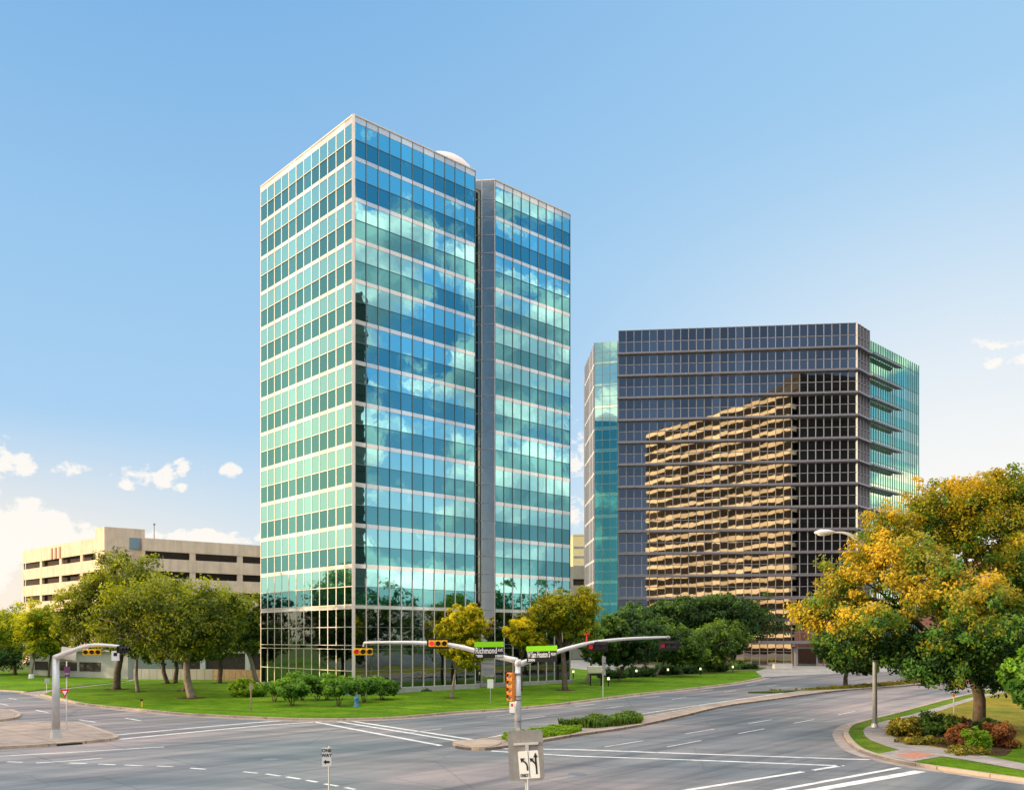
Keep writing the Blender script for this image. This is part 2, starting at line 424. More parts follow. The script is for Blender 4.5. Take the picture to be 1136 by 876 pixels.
class MB:
    def __init__(s):
        s.v, s.f = [], []

    def add(s, vs, fs):
        b = len(s.v)
        s.v += [tuple(p) for p in vs]
        s.f += [tuple(i + b for i in f) for f in fs]
        return s

    def obox(s, c, ex, ey, ez):
        """box with centre c and half-axis vectors"""
        c, ex, ey, ez = map(Vector, (c, ex, ey, ez))
        vs = [c + sx * ex + sy * ey + sz * ez for sz in (-1, 1) for sy in (-1, 1) for sx in (-1, 1)]
        return s.add(vs, [(0, 2, 3, 1), (4, 5, 7, 6), (0, 1, 5, 4), (1, 3, 7, 5), (3, 2, 6, 7), (2, 0, 4, 6)])

    def box(s, x0, x1, y0, y1, z0, z1):
        return s.obox(((x0 + x1) / 2, (y0 + y1) / 2, (z0 + z1) / 2), ((x1 - x0) / 2, 0, 0), (0, (y1 - y0) / 2, 0), (0, 0, (z1 - z0) / 2))

    def prism(s, poly, z0, z1):
        n = len(poly)
        a = sum(poly[i][0] * poly[(i + 1) % n][1] - poly[(i + 1) % n][0] * poly[i][1] for i in range(n))
        if a < 0:
            poly = poly[::-1]
        vs = [(x, y, z0) for x, y in poly] + [(x, y, z1) for x, y in poly]
        fs = [tuple(range(n))[::-1], tuple(range(n, 2 * n))] + [(i, (i + 1) % n, n + (i + 1) % n, n + i) for i in range(n)]
        return s.add(vs, fs)

    def tube(s, pts, rad, n=10, cap=True):
        pts = [Vector(p) for p in pts]
        if isinstance(rad, (int, float)):
            rad = [rad] * len(pts)
        b = len(s.v)
        for i, p in enumerate(pts):
            d = (pts[min(i + 1, len(pts) - 1)] - pts[max(i - 1, 0)]).normalized()
            up = Vector((0, 0, 1)) if abs(d.z) < 0.95 else Vector((1, 0, 0))
            u = d.cross(up).normalized()
            w = d.cross(u)
            for k in range(n):
                a = 2 * PI * k / n
                s.v.append(tuple(p + rad[i] * (math.cos(a) * u + math.sin(a) * w)))
        for i in range(len(pts) - 1):
            for k in range(n):
                k2 = (k + 1) % n
                s.f.append((b + i * n + k, b + i * n + k2, b + (i + 1) * n + k2, b + (i + 1) * n + k))
        if cap:
            s.f.append(tuple(b + k for k in range(n))[::-1])
            s.f.append(tuple(b + (len(pts) - 1) * n + k for k in range(n)))
        return s

    def sphere(s, c, rx, ry=None, rz=None, n=20, m=12, zmin=-1.0):
        ry = ry or rx; rz = rz or rx
        b = len(s.v)
        for i in range(m + 1):
            t = -PI / 2 + PI * i / m
            for k in range(n):
                a = 2 * PI * k / n
                s.v.append((c[0] + rx * math.cos(t) * math.cos(a), c[1] + ry * math.cos(t) * math.sin(a), c[2] + rz * max(zmin, math.sin(t))))
        for i in range(m):
            for k in range(n):
                k2 = (k + 1) % n
                s.f.append((b + i * n + k, b + i * n + k2, b + (i + 1) * n + k2, b + (i + 1) * n + k))
        return s

    def plate(s, c, yaw, poly, t, tilt=0.0, off=0.0):
        """flat sign blank: 2D poly in the plane facing the junction, thickness t behind it"""
        r = Vector((math.cos(yaw), math.sin(yaw), 0))
        n = Vector((math.sin(yaw), -math.cos(yaw), 0))
        up = Vector((0, 0, 1))
        ct, st = math.cos(tilt), math.sin(tilt)
        c = Vector(c) + n * off
        k = len(poly)
        ar = sum(poly[i][0] * poly[(i + 1) % k][1] - poly[(i + 1) % k][0] * poly[i][1] for i in range(k))
        if ar < 0:
            poly = poly[::-1]
        P = [c + r * (x * ct - y * st) + up * (x * st + y * ct) for x, y in poly]
        vs = P + [p - n * t for p in P]
        fs = [tuple(range(k)), tuple(range(k, 2 * k))[::-1]] + [(i, k + i, k + (i + 1) % k, (i + 1) % k) for i in range(k)]
        return s.add(vs, fs)

    def build(s, name, mat, parent=None, smooth=False, bevel=0.0):
        off = root_off(parent) if parent else Vector((0, 0, 0))
        me = bpy.data.meshes.new(name)
        me.from_pydata([(x - off.x, y - off.y, z - off.z) for x, y, z in s.v], [], s.f)
        me.materials.append(mat)
        if smooth:
            me.polygons.foreach_set('use_smooth', [True] * len(me.polygons))
        me.update()
        o = bpy.data.objects.new(name, me)
        col.objects.link(o)
        o.parent = parent
        if bevel:
            b = o.modifiers.new('bevel', 'BEVEL')
            b.width = bevel
            b.segments = 2
            b.limit_method = 'ANGLE'
        return o

def thing(name, label, cat, loc, group=None):
    o = bpy.data.objects.new(name, None)
    o.empty_display_size = 0.3
    col.objects.link(o)
    o.location = loc
    o['label'] = label
    o['category'] = cat
    if group:
        o['group'] = group
    return o

def tag(o, label, cat, group=None, kind=None):
    o['label'] = label
    o['category'] = cat
    if group:
        o['group'] = group
    if kind:
        o['kind'] = kind
    return o

def rrect(w, h, r=0.05, n=4):
    p = []
    for cx, cy, a0 in ((w / 2 - r, h / 2 - r, 0), (-w / 2 + r, h / 2 - r, 90), (-w / 2 + r, -h / 2 + r, 180), (w / 2 - r, -h / 2 + r, 270)):
        for i in range(n + 1):
            a = R(a0 + 90 * i / n)
            p.append((cx + r * math.cos(a), cy + r * math.sin(a)))
    return p

def text(s, size, mat, parent, c, yaw, tilt=0.0, name='lettering', bold=0.0, wmax=None):
    cu = bpy.data.curves.new(name, 'FONT')
    cu.body = s
    cu.size = size
    cu.align_x = 'CENTER'
    cu.align_y = 'CENTER'
    cu.extrude = 0.004
    cu.offset = bold
    tmp = bpy.data.objects.new(name, cu)
    col.objects.link(tmp)
    dg = bpy.context.evaluated_depsgraph_get()
    me = bpy.data.meshes.new_from_object(tmp.evaluated_get(dg))
    bpy.data.objects.remove(tmp)
    xs = [v.co.x for v in me.vertices]
    sx = 1.0
    if wmax and max(xs) - min(xs) > wmax:
        sx = wmax / (max(xs) - min(xs))
    mt = Matrix.Translation(Vector(c) - root_off(parent)) @ Matrix.Rotation(yaw, 4, 'Z') @ Matrix.Rotation(PI / 2, 4, 'X') @ Matrix.Rotation(tilt, 4, 'Z') @ Matrix.Diagonal((sx, 1, 1, 1))
    me.transform(mt)
    me.materials.clear()
    me.materials.append(mat)
    o = bpy.data.objects.new(name, me)
    col.objects.link(o)
    o.parent = parent
    return o

# ------------------------------------------------------------------ ground surfaces
def smooth_line(pts, n=6, closed=False):
    out = []
    m = len(pts)
    rng = range(m if closed else m - 1)
    for i in rng:
        if closed:
            p0, p1, p2, p3 = (pts[(i + k) % m] for k in (-1, 0, 1, 2))
        else:
            p0, p1, p2, p3 = pts[max(i - 1, 0)], pts[i], pts[i + 1], pts[min(i + 2, m - 1)]
        for k in range(n):
            t = k / n
            out.append(tuple(0.5 * ((2 * p1[j]) + (-p0[j] + p2[j]) * t + (2 * p0[j] - 5 * p1[j] + 4 * p2[j] - p3[j]) * t * t + (-p0[j] + 3 * p1[j] - 3 * p2[j] + p3[j]) * t ** 3) for j in (0, 1)))
    if not closed:
        out.append(tuple(pts[-1]))
    return out

def slab(name, poly, h, mat, skirt=0.25, kind='structure'):
    """sheet of ground following the terrain, with a skirt going down at its edge"""
    bm = bmesh.new()
    n = len(poly)
    a = sum(poly[i][0] * poly[(i + 1) % n][1] - poly[(i + 1) % n][0] * poly[i][1] for i in range(n))
    if a < 0:
        poly = poly[::-1]
    f = bm.faces.new([bm.verts.new((x, y, 0)) for x, y in poly])
    bmesh.ops.triangulate(bm, faces=[f])
    for yc in (70.0, 200.0):
        bmesh.ops.bisect_plane(bm, geom=bm.verts[:] + bm.edges[:] + bm.faces[:], plane_co=(0, yc, 0), plane_no=(0, 1, 0))
    if skirt:
        ed = [e for e in bm.edges if e.is_boundary]
        ex = bmesh.ops.extrude_edge_only(bm, edges=ed)
        low = set(g for g in ex['geom'] if isinstance(g, bmesh.types.BMVert))
    else:
        low = set()
    for v in bm.verts:
        v.co.z = T(v.co.y) + (h - skirt if v in low else h)
    bmesh.ops.recalc_face_normals(bm, faces=bm.faces[:])
    me = bpy.data.meshes.new(name)
    bm.to_mesh(me)
    bm.free()
    me.materials.append(mat)
    o = bpy.data.objects.new(name, me)
    col.objects.link(o)
    o['kind'] = kind
    return o

def ribbon(pts, w, side=0.0):
    """offset a plan polyline into a closed strip; side shifts it to its left (+) or right (-)"""
    L, Rr = [], []
    for i, p in enumerate(pts):
        a = Vector(pts[max(i - 1, 0)]); b = Vector(pts[min(i + 1, len(pts) - 1)])
        d = (b - a).normalized()
        nn = Vector((-d.y, d.x))
        q = Vector(p) + nn * side
        L.append(tuple(q + nn * w / 2)); Rr.append(tuple(q - nn * w / 2))
    return L, Rr

def strip(name, pts, w, h, mat, side=0.0, depth=0.25, kind='structure'):
    L, Rr = ribbon(pts, w, side)
    mb = MB()
    n = len(pts)
    vs = [(x, y, T(y) + h) for x, y in L] + [(x, y, T(y) + h) for x, y in Rr]
    fs = [(i, n + i, n + i + 1, i + 1) for i in range(n - 1)]
    if depth:
        vs += [(x, y, T(y) + h - depth) for x, y in L] + [(x, y, T(y) + h - depth) for x, y in Rr]
        fs += [(i, i + 1, 2 * n + i + 1, 2 * n + i) for i in range(n - 1)] + [(n + i + 1, n + i, 3 * n + i, 3 * n + i + 1) for i in range(n - 1)]
        fs += [(0, 2 * n, 3 * n, n), (n - 1, 2 * n - 1, 4 * n - 1, 3 * n - 1)]
    mb.add(vs, fs)
    o = mb.build(name, mat)
    o['kind'] = kind
    return o

def split70(pts):
    """insert vertices where a plan line crosses the breaks of the terrain"""
    out = [pts[0]]
    for a, b in zip(pts, pts[1:]):
        for yc in ((70.0, 200.0) if a[1] < b[1] else (200.0, 70.0)):
            if (a[1] - yc) * (b[1] - yc) < 0:
                t = (yc - a[1]) / (b[1] - a[1])
                out.append((a[0] + (b[0] - a[0]) * t, yc))
        out.append(b)
    return out

def gl(pix, n=5, sm=True):
    p = [G(*q) for q in pix]
    return split70(smooth_line(p, n) if sm else p)

slab('ground', [(-1500, -400), (1500, -400), (1500, 2500), (-1500, 2500)], -0.03, M['ground'], 0)
slab('road', [(-260, -60), (260, -60), (260, 190), (120, 190), (95, 150), (40, 150), (-30, 118), (-260, 135)], 0.0, M['asphalt'], 0)

# main lawn in front of the tower
front_main = gl([(48, 771), (75, 777), (100, 782), (160, 788), (215, 793), (300, 797), (350, 798.5), (430, 797), (500, 791), (600, 783.5), (700, 771), (770, 763.5), (820, 757), (846, 751.5)])
lawn_main = front_main + [G(838, 745), G(780, 748.5), G(720, 751)] + [(10, 150), (-50, 150), G(165, 752), G(140, 757), G(60, 766.5)]
slab('lawn', lawn_main, 0.13, M['lawn'])
strip('kerb', front_main, 0.3, 0.15, M['kerb'], side=-0.15)
strip('gutter', front_main, 0.9, 0.008, M['gutter'], side=-0.75, depth=0)
front_left = gl([(-200, 758), (-60, 763.5), (0, 766), (30, 768)])
slab('lawn', front_left + [G(140, 756), G(150, 751), (-60, 140), (-160, 140)], 0.13, M['lawn'])
strip('kerb', front_left, 0.3, 0.15, M['kerb'], side=-0.15)
slab('driveway', [G(22, 769), G(52, 773), G(80, 770), G(175, 758), G(175, 752), G(140, 753)], 0.06, M['sidewalk'])
slab('plaza', [(8, 122), G(720, 751), G(838, 745), G(846, 751), G(930, 747), (78, 150), (100, 190), (8, 190)], 0.05, M['plaza'])

slab('shaded_lawn', [G(655, 756), G(720, 751.6), G(780, 749), G(836, 745.5), G(850, 741), G(815, 738.5), G(740, 740), G(665, 745)], 0.125, M['ground'])  # darker grass put in for the shade under the trees
# paved median with planted nose
med_near = gl([(505, 829.5), (530, 832), (565, 829), (640, 816.5), (711, 805.5), (797, 785.5), (850, 777.5), (900, 770.5), (938, 766), (1000, 761.5), (1045, 757)], 4)
med_far = gl([(505, 828), (518, 824), (560, 817.5), (620, 807), (711, 796.5), (797, 781), (850, 773), (892, 767), (940, 762), (1000, 756), (1045, 752)], 4)
slab('median', med_near + med_far[::-1], 0.14, M['paving'])
strip('kerb', med_near, 0.28, 0.16, M['kerb'], side=0.14)
strip('kerb', med_far, 0.28, 0.16, M['kerb'], side=-0.14)
slab('median_lawn', gl([(830, 768.5), (860, 768.5), (938, 765), (1000, 760.5), (1045, 756)], 4) + gl([(1045, 753), (1000, 757), (940, 762.5), (892, 766)], 4), 0.17, M['ground'])
nose = smooth_line([G(502, 826.5), G(520, 823.5), G(545, 823.5), G(556, 826), G(548, 830.5), G(525, 832)], 4, True)
slab('kerb', nose, 0.20, M['kerb'])

# left islands
isl = smooth_line([G(-60, 806), G(0, 803.5), G(60, 802.5), G(85, 804), G(112, 812.5), G(126, 819), G(112, 822), G(60, 826.5), G(0, 830), G(-60, 833)], 3, True)
slab('traffic_island', isl, 0.14, M['paving'])
iso = isl + [isl[0]]
strip('kerb', iso, 0.26, 0.155, M['kerb'], side=0.13)
isl2 = smooth_line([G(-50, 790), G(0, 788), G(14, 790), G(19, 794), G(8, 798.5), G(-50, 803)], 3, True)
slab('traffic_island', isl2, 0.14, M['paving'])
strip('kerb', isl2 + [isl2[0]], 0.26, 0.155, M['kerb'], side=0.13)
o = strip('storm_drain', [G(63, 826.9), G(91, 824.9)], 0.12, 0.10, M['black'], side=-0.03, depth=0.1)

# right-hand corner: kerb, verge, pavement, ramp, lawn coloured as sunlit
kr = [(1160, 752), (1100, 765), (1060, 774), (1000, 790), (950, 803), (938, 811), (938, 818), (950, 831), (975, 840.5), (1010, 848.5), (1060, 856), (1136, 867), (1250, 882)]
krl = gl(kr, 5)
corner = krl + [G(1250, 840), (75, 62), (95, 90), (85, 108)]
slab('verge', corner, 0.12, M['lawn_edge'])
strip('kerb', krl, 0.3, 0.15, M['kerb'], side=0.1)
strip('gutter', krl, 0.6, 0.008, M['gutter'], side=-0.4, depth=0)
sw_out = gl([(1160, 757), (1110, 767), (1075, 775.5), (1040, 786), (985, 800.5), (962, 808), (958, 814), (966, 823), (1000, 834.5), (1050, 842), (1095, 849.5), (1136, 857), (1190, 866), (1250, 875)], 5)
sw_in = gl([(1160, 759), (1110, 770), (1080, 777.5), (1045, 789), (1002, 802.5), (985, 809), (985, 814), (1000, 823.5), (1040, 831.5), (1070, 836.5), (1100, 842), (1136, 849.5), (1190, 859), (1250, 868)], 5)
def resample(p, n):
    d = [0.0]
    for a, b in zip(p, p[1:]):
        d.append(d[-1] + math.hypot(b[0] - a[0], b[1] - a[1]))
    out, j = [], 0
    for i in range(n):
        t = d[-1] * i / (n - 1)
        while j < len(p) - 2 and d[j + 1] < t:
            j += 1
        k = (t - d[j]) / max(1e-9, d[j + 1] - d[j])
        out.append((p[j][0] + (p[j + 1][0] - p[j][0]) * k, p[j][1] + (p[j + 1][1] - p[j][1]) * k))
    return out
def nearest_pairs(a, b, n):
    """points along a and, for each, the point of b beside it"""
    A_, B_ = resample(a, n), resample(b, 600)
    k, out = 0, []
    for p in A_:
        k = min(range(k, min(k + 60, 600)), key=lambda i: math.hypot(B_[i][0] - p[0], B_[i][1] - p[1]))
        out.append(B_[k])
    return A_, out
pa, pb = nearest_pairs(sw_out, sw_in, 90)
mb = MB()
mb.add([(x, y, T(y) + 0.137) for x, y in pa] + [(x, y, T(y) + 0.137) for x, y in pb], [(i, i + 1, 91 + i, 90 + i) for i in range(89)])
mb.build('sidewalk', M['sidewalk'])['kind'] = 'structure'
slab('sunlit_lawn', sw_in + [G(1250, 838), (75, 62), (92, 88), (80, 104)], 0.128, M['lawn_gold'])
slab('lawn', gl([(1078, 838.5), (1100, 842.6), (1136, 850.1), (1190, 859.6), (1250, 868.6)], 3) + [G(1250, 832), G(1160, 822), G(1110, 830)], 0.133, M['lawn'])
slab('ramp_landing', [G(972, 839), G(1012, 847), G(1046, 841), G(1036, 836), G(1000, 833.5)], 0.139, M['sidewalk'])
slab('brick_ramp', [G(992, 839.8), G(1014, 844.8), G(1037, 839.5), G(1016, 836.2)], 0.143, M['brick'], 0.05)
bed = smooth_line([G(984, 808.5), G(1010, 798), G(1040, 797), G(1075, 800), G(1105, 806), G(1122, 820), G(1120, 838), G(1095, 840), G(1040, 830), G(1000, 822)], 4, True)
slab('planting_bed', bed, 0.15, M['mulch'])
slab('lawn', gl([(1032, 849), (1045, 843.5), (1070, 847.5), (1136, 859.5), (1190, 868.5), (1250, 877)], 3) + gl([(1250, 880), (1190, 873), (1136, 864.5), (1060, 853.5)], 3), 0.14, M['lawn'])

# ------------------------------------------------------------------ road markings
def line(pix, w, mat=None, sm=False):
    p = gl(pix, 4, sm)
    strip('road_marking', p, w, 0.006, mat or M['paint'], depth=0)

for pix, w in [([(121, 815.5), (220, 806.5), (300, 799.7), (330, 799)], 0.35), ([(133, 819.5), (220, 811), (300, 803.5), (350, 800.5)], 0.35),
               ([(345, 799.5), (489, 826.5)], 0.35), ([(368, 798.8), (512, 822)], 0.35), ([(386, 798.8), (531, 821)], 0.35),
               ([(556, 829.8), (640, 831), (770, 835.7), (940, 841.5), (968, 842)], 0.3), ([(545, 832.5), (640, 838.3), (770, 842.6), (934, 849)], 0.3),
               ([(740, 880), (765, 875.5), (935, 848.5)], 0.28), ([(840, 880), (884, 872), (998, 851)], 0.28), ([(872, 882), (900, 876.5), (1021, 855)], 0.55),
               ([(-40, 840.5), (0, 838.3), (80, 834), (182, 828)], 0.22), ([(40, 845.8), (70, 844), (114, 840.5)], 0.2),
               ([(520, 822), (600, 806.5), (690, 794.5), (797, 778.5), (905, 763)], 0.2)]:
    line(pix, w)
for a, b in [((8, 844.5), (25, 845)), ((77, 845.8), (96, 846.4)), ((109, 847), (128, 847.8)), ((138, 848), (158, 848.8)), ((174, 849.2), (192, 850)), ((211, 851.5), (228, 852.8)),
             ((270, 855.5), (286, 857.2)), ((295, 858), (311, 860.3)), ((318, 861.2), (333, 863.6)), ((340, 865), (352, 867)), ((360, 869), (375, 871.5)), ((383, 873), (394, 875.2)),
             ((40, 787.3), (53, 790)), ((88, 798), (106, 800.6)), ((0, 780), (9, 782)), ((139, 796), (156, 799)), ((10, 774), (18, 775.3))]:
    line([a, b], 0.2)
# lane lines on the two carriageways
def lerp_px(p, q, t):
    return (p[0] + (q[0] - p[0]) * t, p[1] + (q[1] - p[1]) * t)
for (p, q, w) in [((455, 812), (880, 757), 0.13), ((540, 795), (870, 755), 0.13)]:
    P, Q = G(*p), G(*q)
    L = math.hypot(Q[0] - P[0], Q[1] - P[1])
    k = 0.0
    while k < L - 3:
        t0, t1 = k / L, (k + 3) / L
        seg = split70([(P[0] + (Q[0] - P[0]) * t, P[1] + (Q[1] - P[1]) * t) for t in (t0, t1)])
        strip('road_marking', seg, w, 0.006, M['paint'], depth=0)
        k += 12
for (p, q, w) in [((671, 828), (885, 793), 0.12), ((740, 828), (960, 786), 0.12)]:
    P, Q = G(*p), G(*q)
    L = math.hypot(Q[0] - P[0], Q[1] - P[1])
    k = 0.0
    while k < L - 3:
        seg = split70([(P[0] + (Q[0] - P[0]) * t, P[1] + (Q[1] - P[1]) * t) for t in (k / L, (k + 4) / L)])
        strip('road_marking', seg, w, 0.006, M['paint'], depth=0)
        k += 9

for px_, py_ in ((788, 817), (895, 854.5), (300, 842), (640, 858)):
    x_, y_ = G(px_, py_)
    mb = MB(); mb.tube([(x_, y_, T(y_) - 0.05), (x_, y_, T(y_) + 0.008)], 0.42, 20)
    mb.build('manhole_cover', M['fin'])['kind'] = 'structure'
# ------------------------------------------------------------------ facades
def facade(root, P0, P1, levels, ncol, mull=None, trans=None, tilt=0.0015, rng=random):
    """levels: (z0, z1, part name, material, set-out). P0->P1 runs left to right seen from outside."""
    P0, P1 = Vector(P0), Vector(P1)
    d = (P1 - P0)
    W = d.length
    d = d / W
    n = Vector((d.y, -d.x))
    for z0, z1, pname, mat, off in levels:
        mb = MB()
        for i in range(ncol):
            a, b = W * i / ncol, W * (i + 1) / ncol
            w, h = b - a, z1 - z0
            ta, tb = rng.uniform(-tilt, tilt), rng.uniform(-tilt, tilt)
            vs = []
            for u, zz, su, sz in ((a, z0, -1, -1), (b, z0, 1, -1), (b, z1, 1, 1), (a, z1, -1, 1)):
                o_ = off + su * ta * w / 2 + sz * tb * h / 2
                q = P0 + d * u + n * o_
                vs.append((q.x, q.y, zz))
            mb.add(vs, [(0, 1, 2, 3)])
        mb.build(pname, mat, root)
    if trans:
        tm, th, td, zs = trans
        for zz in zs:
            mb = MB()
            c = P0 + d * W / 2 + n * (td / 2 - 0.02)
            mb.obox((c.x, c.y, zz), (d.x * W / 2, d.y * W / 2, 0), (n.x * (td / 2 + 0.02), n.y * (td / 2 + 0.02), 0), (0, 0, th / 2))
            mb.build('transom', tm, root)
    if mull:
        mm, mw, md, z0, z1, ends = mull
        for i in range(0 if ends[0] else 1, ncol + (1 if ends[1] else 0)):
            mb = MB()
            c = P0 + d * (W * i / ncol) + n * (md / 2 - 0.02)
            mb.obox((c.x, c.y, (z0 + z1) / 2), (d.x * mw / 2, d.y * mw / 2, 0), (n.x * (md / 2 + 0.02), n.y * (md / 2 + 0.02), 0), (0, 0, (z1 - z0) / 2))
            mb.build('mullion', mm, root)

def inset(poly, k):
    cx = sum(p[0] for p in poly) / len(poly); cy = sum(p[1] for p in poly) / len(poly)
    out = []
    for x, y in poly:
        v = Vector((x - cx, y - cy)); L = v.length
        v = v * ((L - k) / L)
        out.append((cx + v.x, cy + v.y))
    return out

# ---------------------------------------------------------------- the teal tower
C = Vector((-15.8, 90.0)); dR = Vector((1.084, 1)).normalized(); dL = Vector((-0.92, 1)).normalized()
Lc = C + dL * 19.62
A = C + dR * 15.87
B = C + dR * 18.84
Rc = C + dR * 31.2
Nn = A + dL * 3.35
Bk = Lc + dR * 31.2
zb = T(95) + 0.1
tw = thing('glass_tower', 'tall teal mirrored glass office tower with white floor bands and a notched right side', 'office tower', (C.x + 6, C.y + 14, 0))
ROOF = 58.2
mb = MB(); mb.prism(inset([tuple(p) for p in (C, A, Nn, B, Rc, Bk, Lc)], 0.35), 0.0, ROOF - 0.35); mb.build('core', M['core'], tw)
mb = MB(); mb.prism(inset([tuple(p) for p in (C, A, Nn, B, Rc, Bk, Lc)], 0.5), ROOF - 0.33, ROOF - 0.28); mb.build('roof', M['roof'], tw)
lev, trz = [], []
lev.append((57.55, ROOF, 'parapet_band', M['band_white'], 0.03))
lz = [53.97 - 4.07 * k for k in range(13)]
top = 57.55
for k, z in enumerate(lz):
    lo = z + (0.21 if k < 11 else 0.2)
    mid = (top + lo) / 2
    gl_, gd_ = (M['glass_light'], M['glass_dark']) if k < 12 else (M['glass_lobby'], M['glass_lobby'])
    lev.append((mid, top, 'window_band', gl_, 0.0))
    lev.append((lo, mid, 'spandrel_band', gd_, 0.0))
    trz.append(mid)
    bot = z - (0.21 if k < 11 else 0.2)
    lev.append((bot, lo, 'floor_band', M['band_white'] if k < 12 else M['glass_lobby'], 0.03))
    if k >= 11:
        trz += [lo, bot]
    top = bot
lev.append((2.75, top, 'window_band', M['glass_lobby'], 0.0))
lev.append((0.95, 2.75, 'spandrel_band', M['glass_lobby'], 0.0))
trz.append(2.75)
facade(tw, Lc, C, lev, 12, (M['mullion_white'], 0.13, 0.03, 0.95, ROOF, (True, False)), (M['mullion_white'], 0.07, 0.08, trz))
facade(tw, C, A, lev, 11, (M['mullion_dark'], 0.06, 0.08, 4.2, ROOF, (False, True)), (M['mullion_dark'], 0.05, 0.05, trz))
facade(tw, B, Rc, lev, 9, (M['mullion_dark'], 0.06, 0.08, 4.2, ROOF, (True, True)), (M['mullion_dark'], 0.05, 0.05, trz))
# paler ground-storey mullions on the right side
for P0, P1, n_ in ((C, A, 11), (B, Rc, 9)):
    d = (P1 - P0).normalized(); nn = Vector((d.y, -d.x)); W = (P1 - P0).length
    for i in range(1, n_ + 1):
        q = P0 + d * W * i / n_ + nn * 0.05
        MB().obox((q.x, q.y, 6.5), (d.x * 0.04, d.y * 0.04, 0), (nn.x * 0.05, nn.y * 0.05, 0), (0, 0, 5.6)).build('mullion', M['mullion_white'], tw)
lev2 = []
zz = ROOF - 0.1
while zz > 2:
    lev2.append((zz - 2.03, zz, 'notch_window', M['glass_notch'], 0.0))
    zz -= 2.035
lev2.append((0.9, zz, 'notch_window', M['glass_notch'], 0.0))
facade(tw, Nn, B, lev2, 3, (M['mullion_white'], 0.07, 0.06, 0.9, ROOF, (False, True)), (M['mullion_grey'], 0.08, 0.05, [l[0] for l in lev2[:-1]]))
facade(tw, A, Nn, lev2, 2, None, None)
for q in (C,):
    MB().obox((q.x, q.y - 0.06, (ROOF + 0.9) / 2), (0.16, 0, 0), (0, 0.16, 0), (0, 0, (ROOF - 0.9) / 2)).build('corner_post', M['mullion_white'], tw, bevel=0.03)
facade(tw, Rc, Bk, [(0.9, ROOF, 'end_wall', M['glass_dark'], 0.0)], 12)
facade(tw, Bk, Lc, [(0.9, ROOF, 'end_wall', M['glass_dark'], 0.0)], 20)
for P0, P1, n_ in ((Lc, C, 0), (C, A, 0), (A, Nn, 0), (Nn, B, 0), (B, Rc, 0)):
    d = (P1 - P0).normalized(); nn = Vector((d.y, -d.x)); W = (P1 - P0).length
    m_ = (P0 + P1) / 2
    MB().obox((m_.x, m_.y, ROOF + 0.04), (d.x * W / 2, d.y * W / 2, 0), (nn.x * 0.12, nn.y * 0.12, 0), (0, 0, 0.06)).build('coping', M['mullion_white'], tw)
    m2 = m_ + nn * 0.2
    MB().obox((m2.x, m2.y, 0.4), (d.x * (W / 2 + 0.2), d.y * (W / 2 + 0.2), 0), (nn.x * 0.35, nn.y * 0.35, 0), (0, 0, 0.55)).build('plinth', M['stone'], tw)
rc = Vector((-8.2, 108.0))
MB().sphere((rc.x - 0.3, rc.y, 59.7), 4.5, 4.5, 4.0, 32, 20).build('radome', M['radome'], tw, True)
MB().tube([(rc.x, rc.y, 57.8), (rc.x, rc.y, 59.5)], 4.2, 24).build('radome_base', M['radome'], tw)

# ---------------------------------------------------------------- the dark office block
ob = thing('office_block', 'broad dark smoked-glass office block with horizontal sunshades and green glass wings', 'office building', (40, 172, T(165)))
F0, F1 = Vector((19.5, 165.0)), Vector((61.4, 160.8))
F2 = Vector((65.2, 164.9))
W0 = Vector((65.5, 165.6)); W1 = Vector((81.8, 181.3))
S0 = Vector((15.35, 167.5)); S1 = Vector((19.5, 166.4)); D0 = Vector((14.75, 182.0))
zt = 62.3; zg = 1.1; zw = 60.9
MB().prism(inset([tuple(p) for p in (F0, F1, F2, Vector((66, 178)), Vector((60, 195)), Vector((20, 190)))], 0.5), 0.5, zt - 0.4).build('core', M['core'], ob)
MB().prism(inset([tuple(p) for p in (S0, S1, W0, W1, Vector((66, 199)), Vector((15.5, 194)))], 0.6), 0.5, zw - 0.4).build('wing_core', M['core'], ob)
lev, tz, fins = [], [], []
lev.append((zt - 2.2, zt, 'window_band', M['glass_smoke'], 0.0)); lev.append((zt - 4.36, zt - 2.2, 'spandrel_band', M['glass_smoke2'], 0.0))
tz += [zt - 0.06, zt - 2.2]
z = zt - 4.36
while z > 6:
    fins.append(z)
    lev.append((z - 2.0, z, 'window_band', M['glass_smoke'], 0.0))
    lev.append((z - 4.06, z - 2.0, 'spandrel_band', M['glass_smoke2'], 0.0))
    tz += [z - 2.0, z - 3.75]
    z -= 4.06
fins.append(z)
lev.append((zg, z, 'lobby_window', M['glass_smoke'], 0.0))
tz.append(zg + 2.6)
facade(ob, F0, F1, lev, 30, (M['mullion_grey'], 0.09, 0.20, zg, zt, (True, False)), (M['mullion_grey'], 0.10, 0.12, tz), tilt=0.0011)
facade(ob, F1, F2, lev, 4, (M['mullion_grey'], 0.12, 0.28, zg, zt, (True, True)), (M['mullion_grey'], 0.11, 0.12, tz), tilt=0.0011)
Fs = [F0 + Vector((-0.1, 0)), F1, F2, F2 + (W1 - W0).normalized() * 11.5]
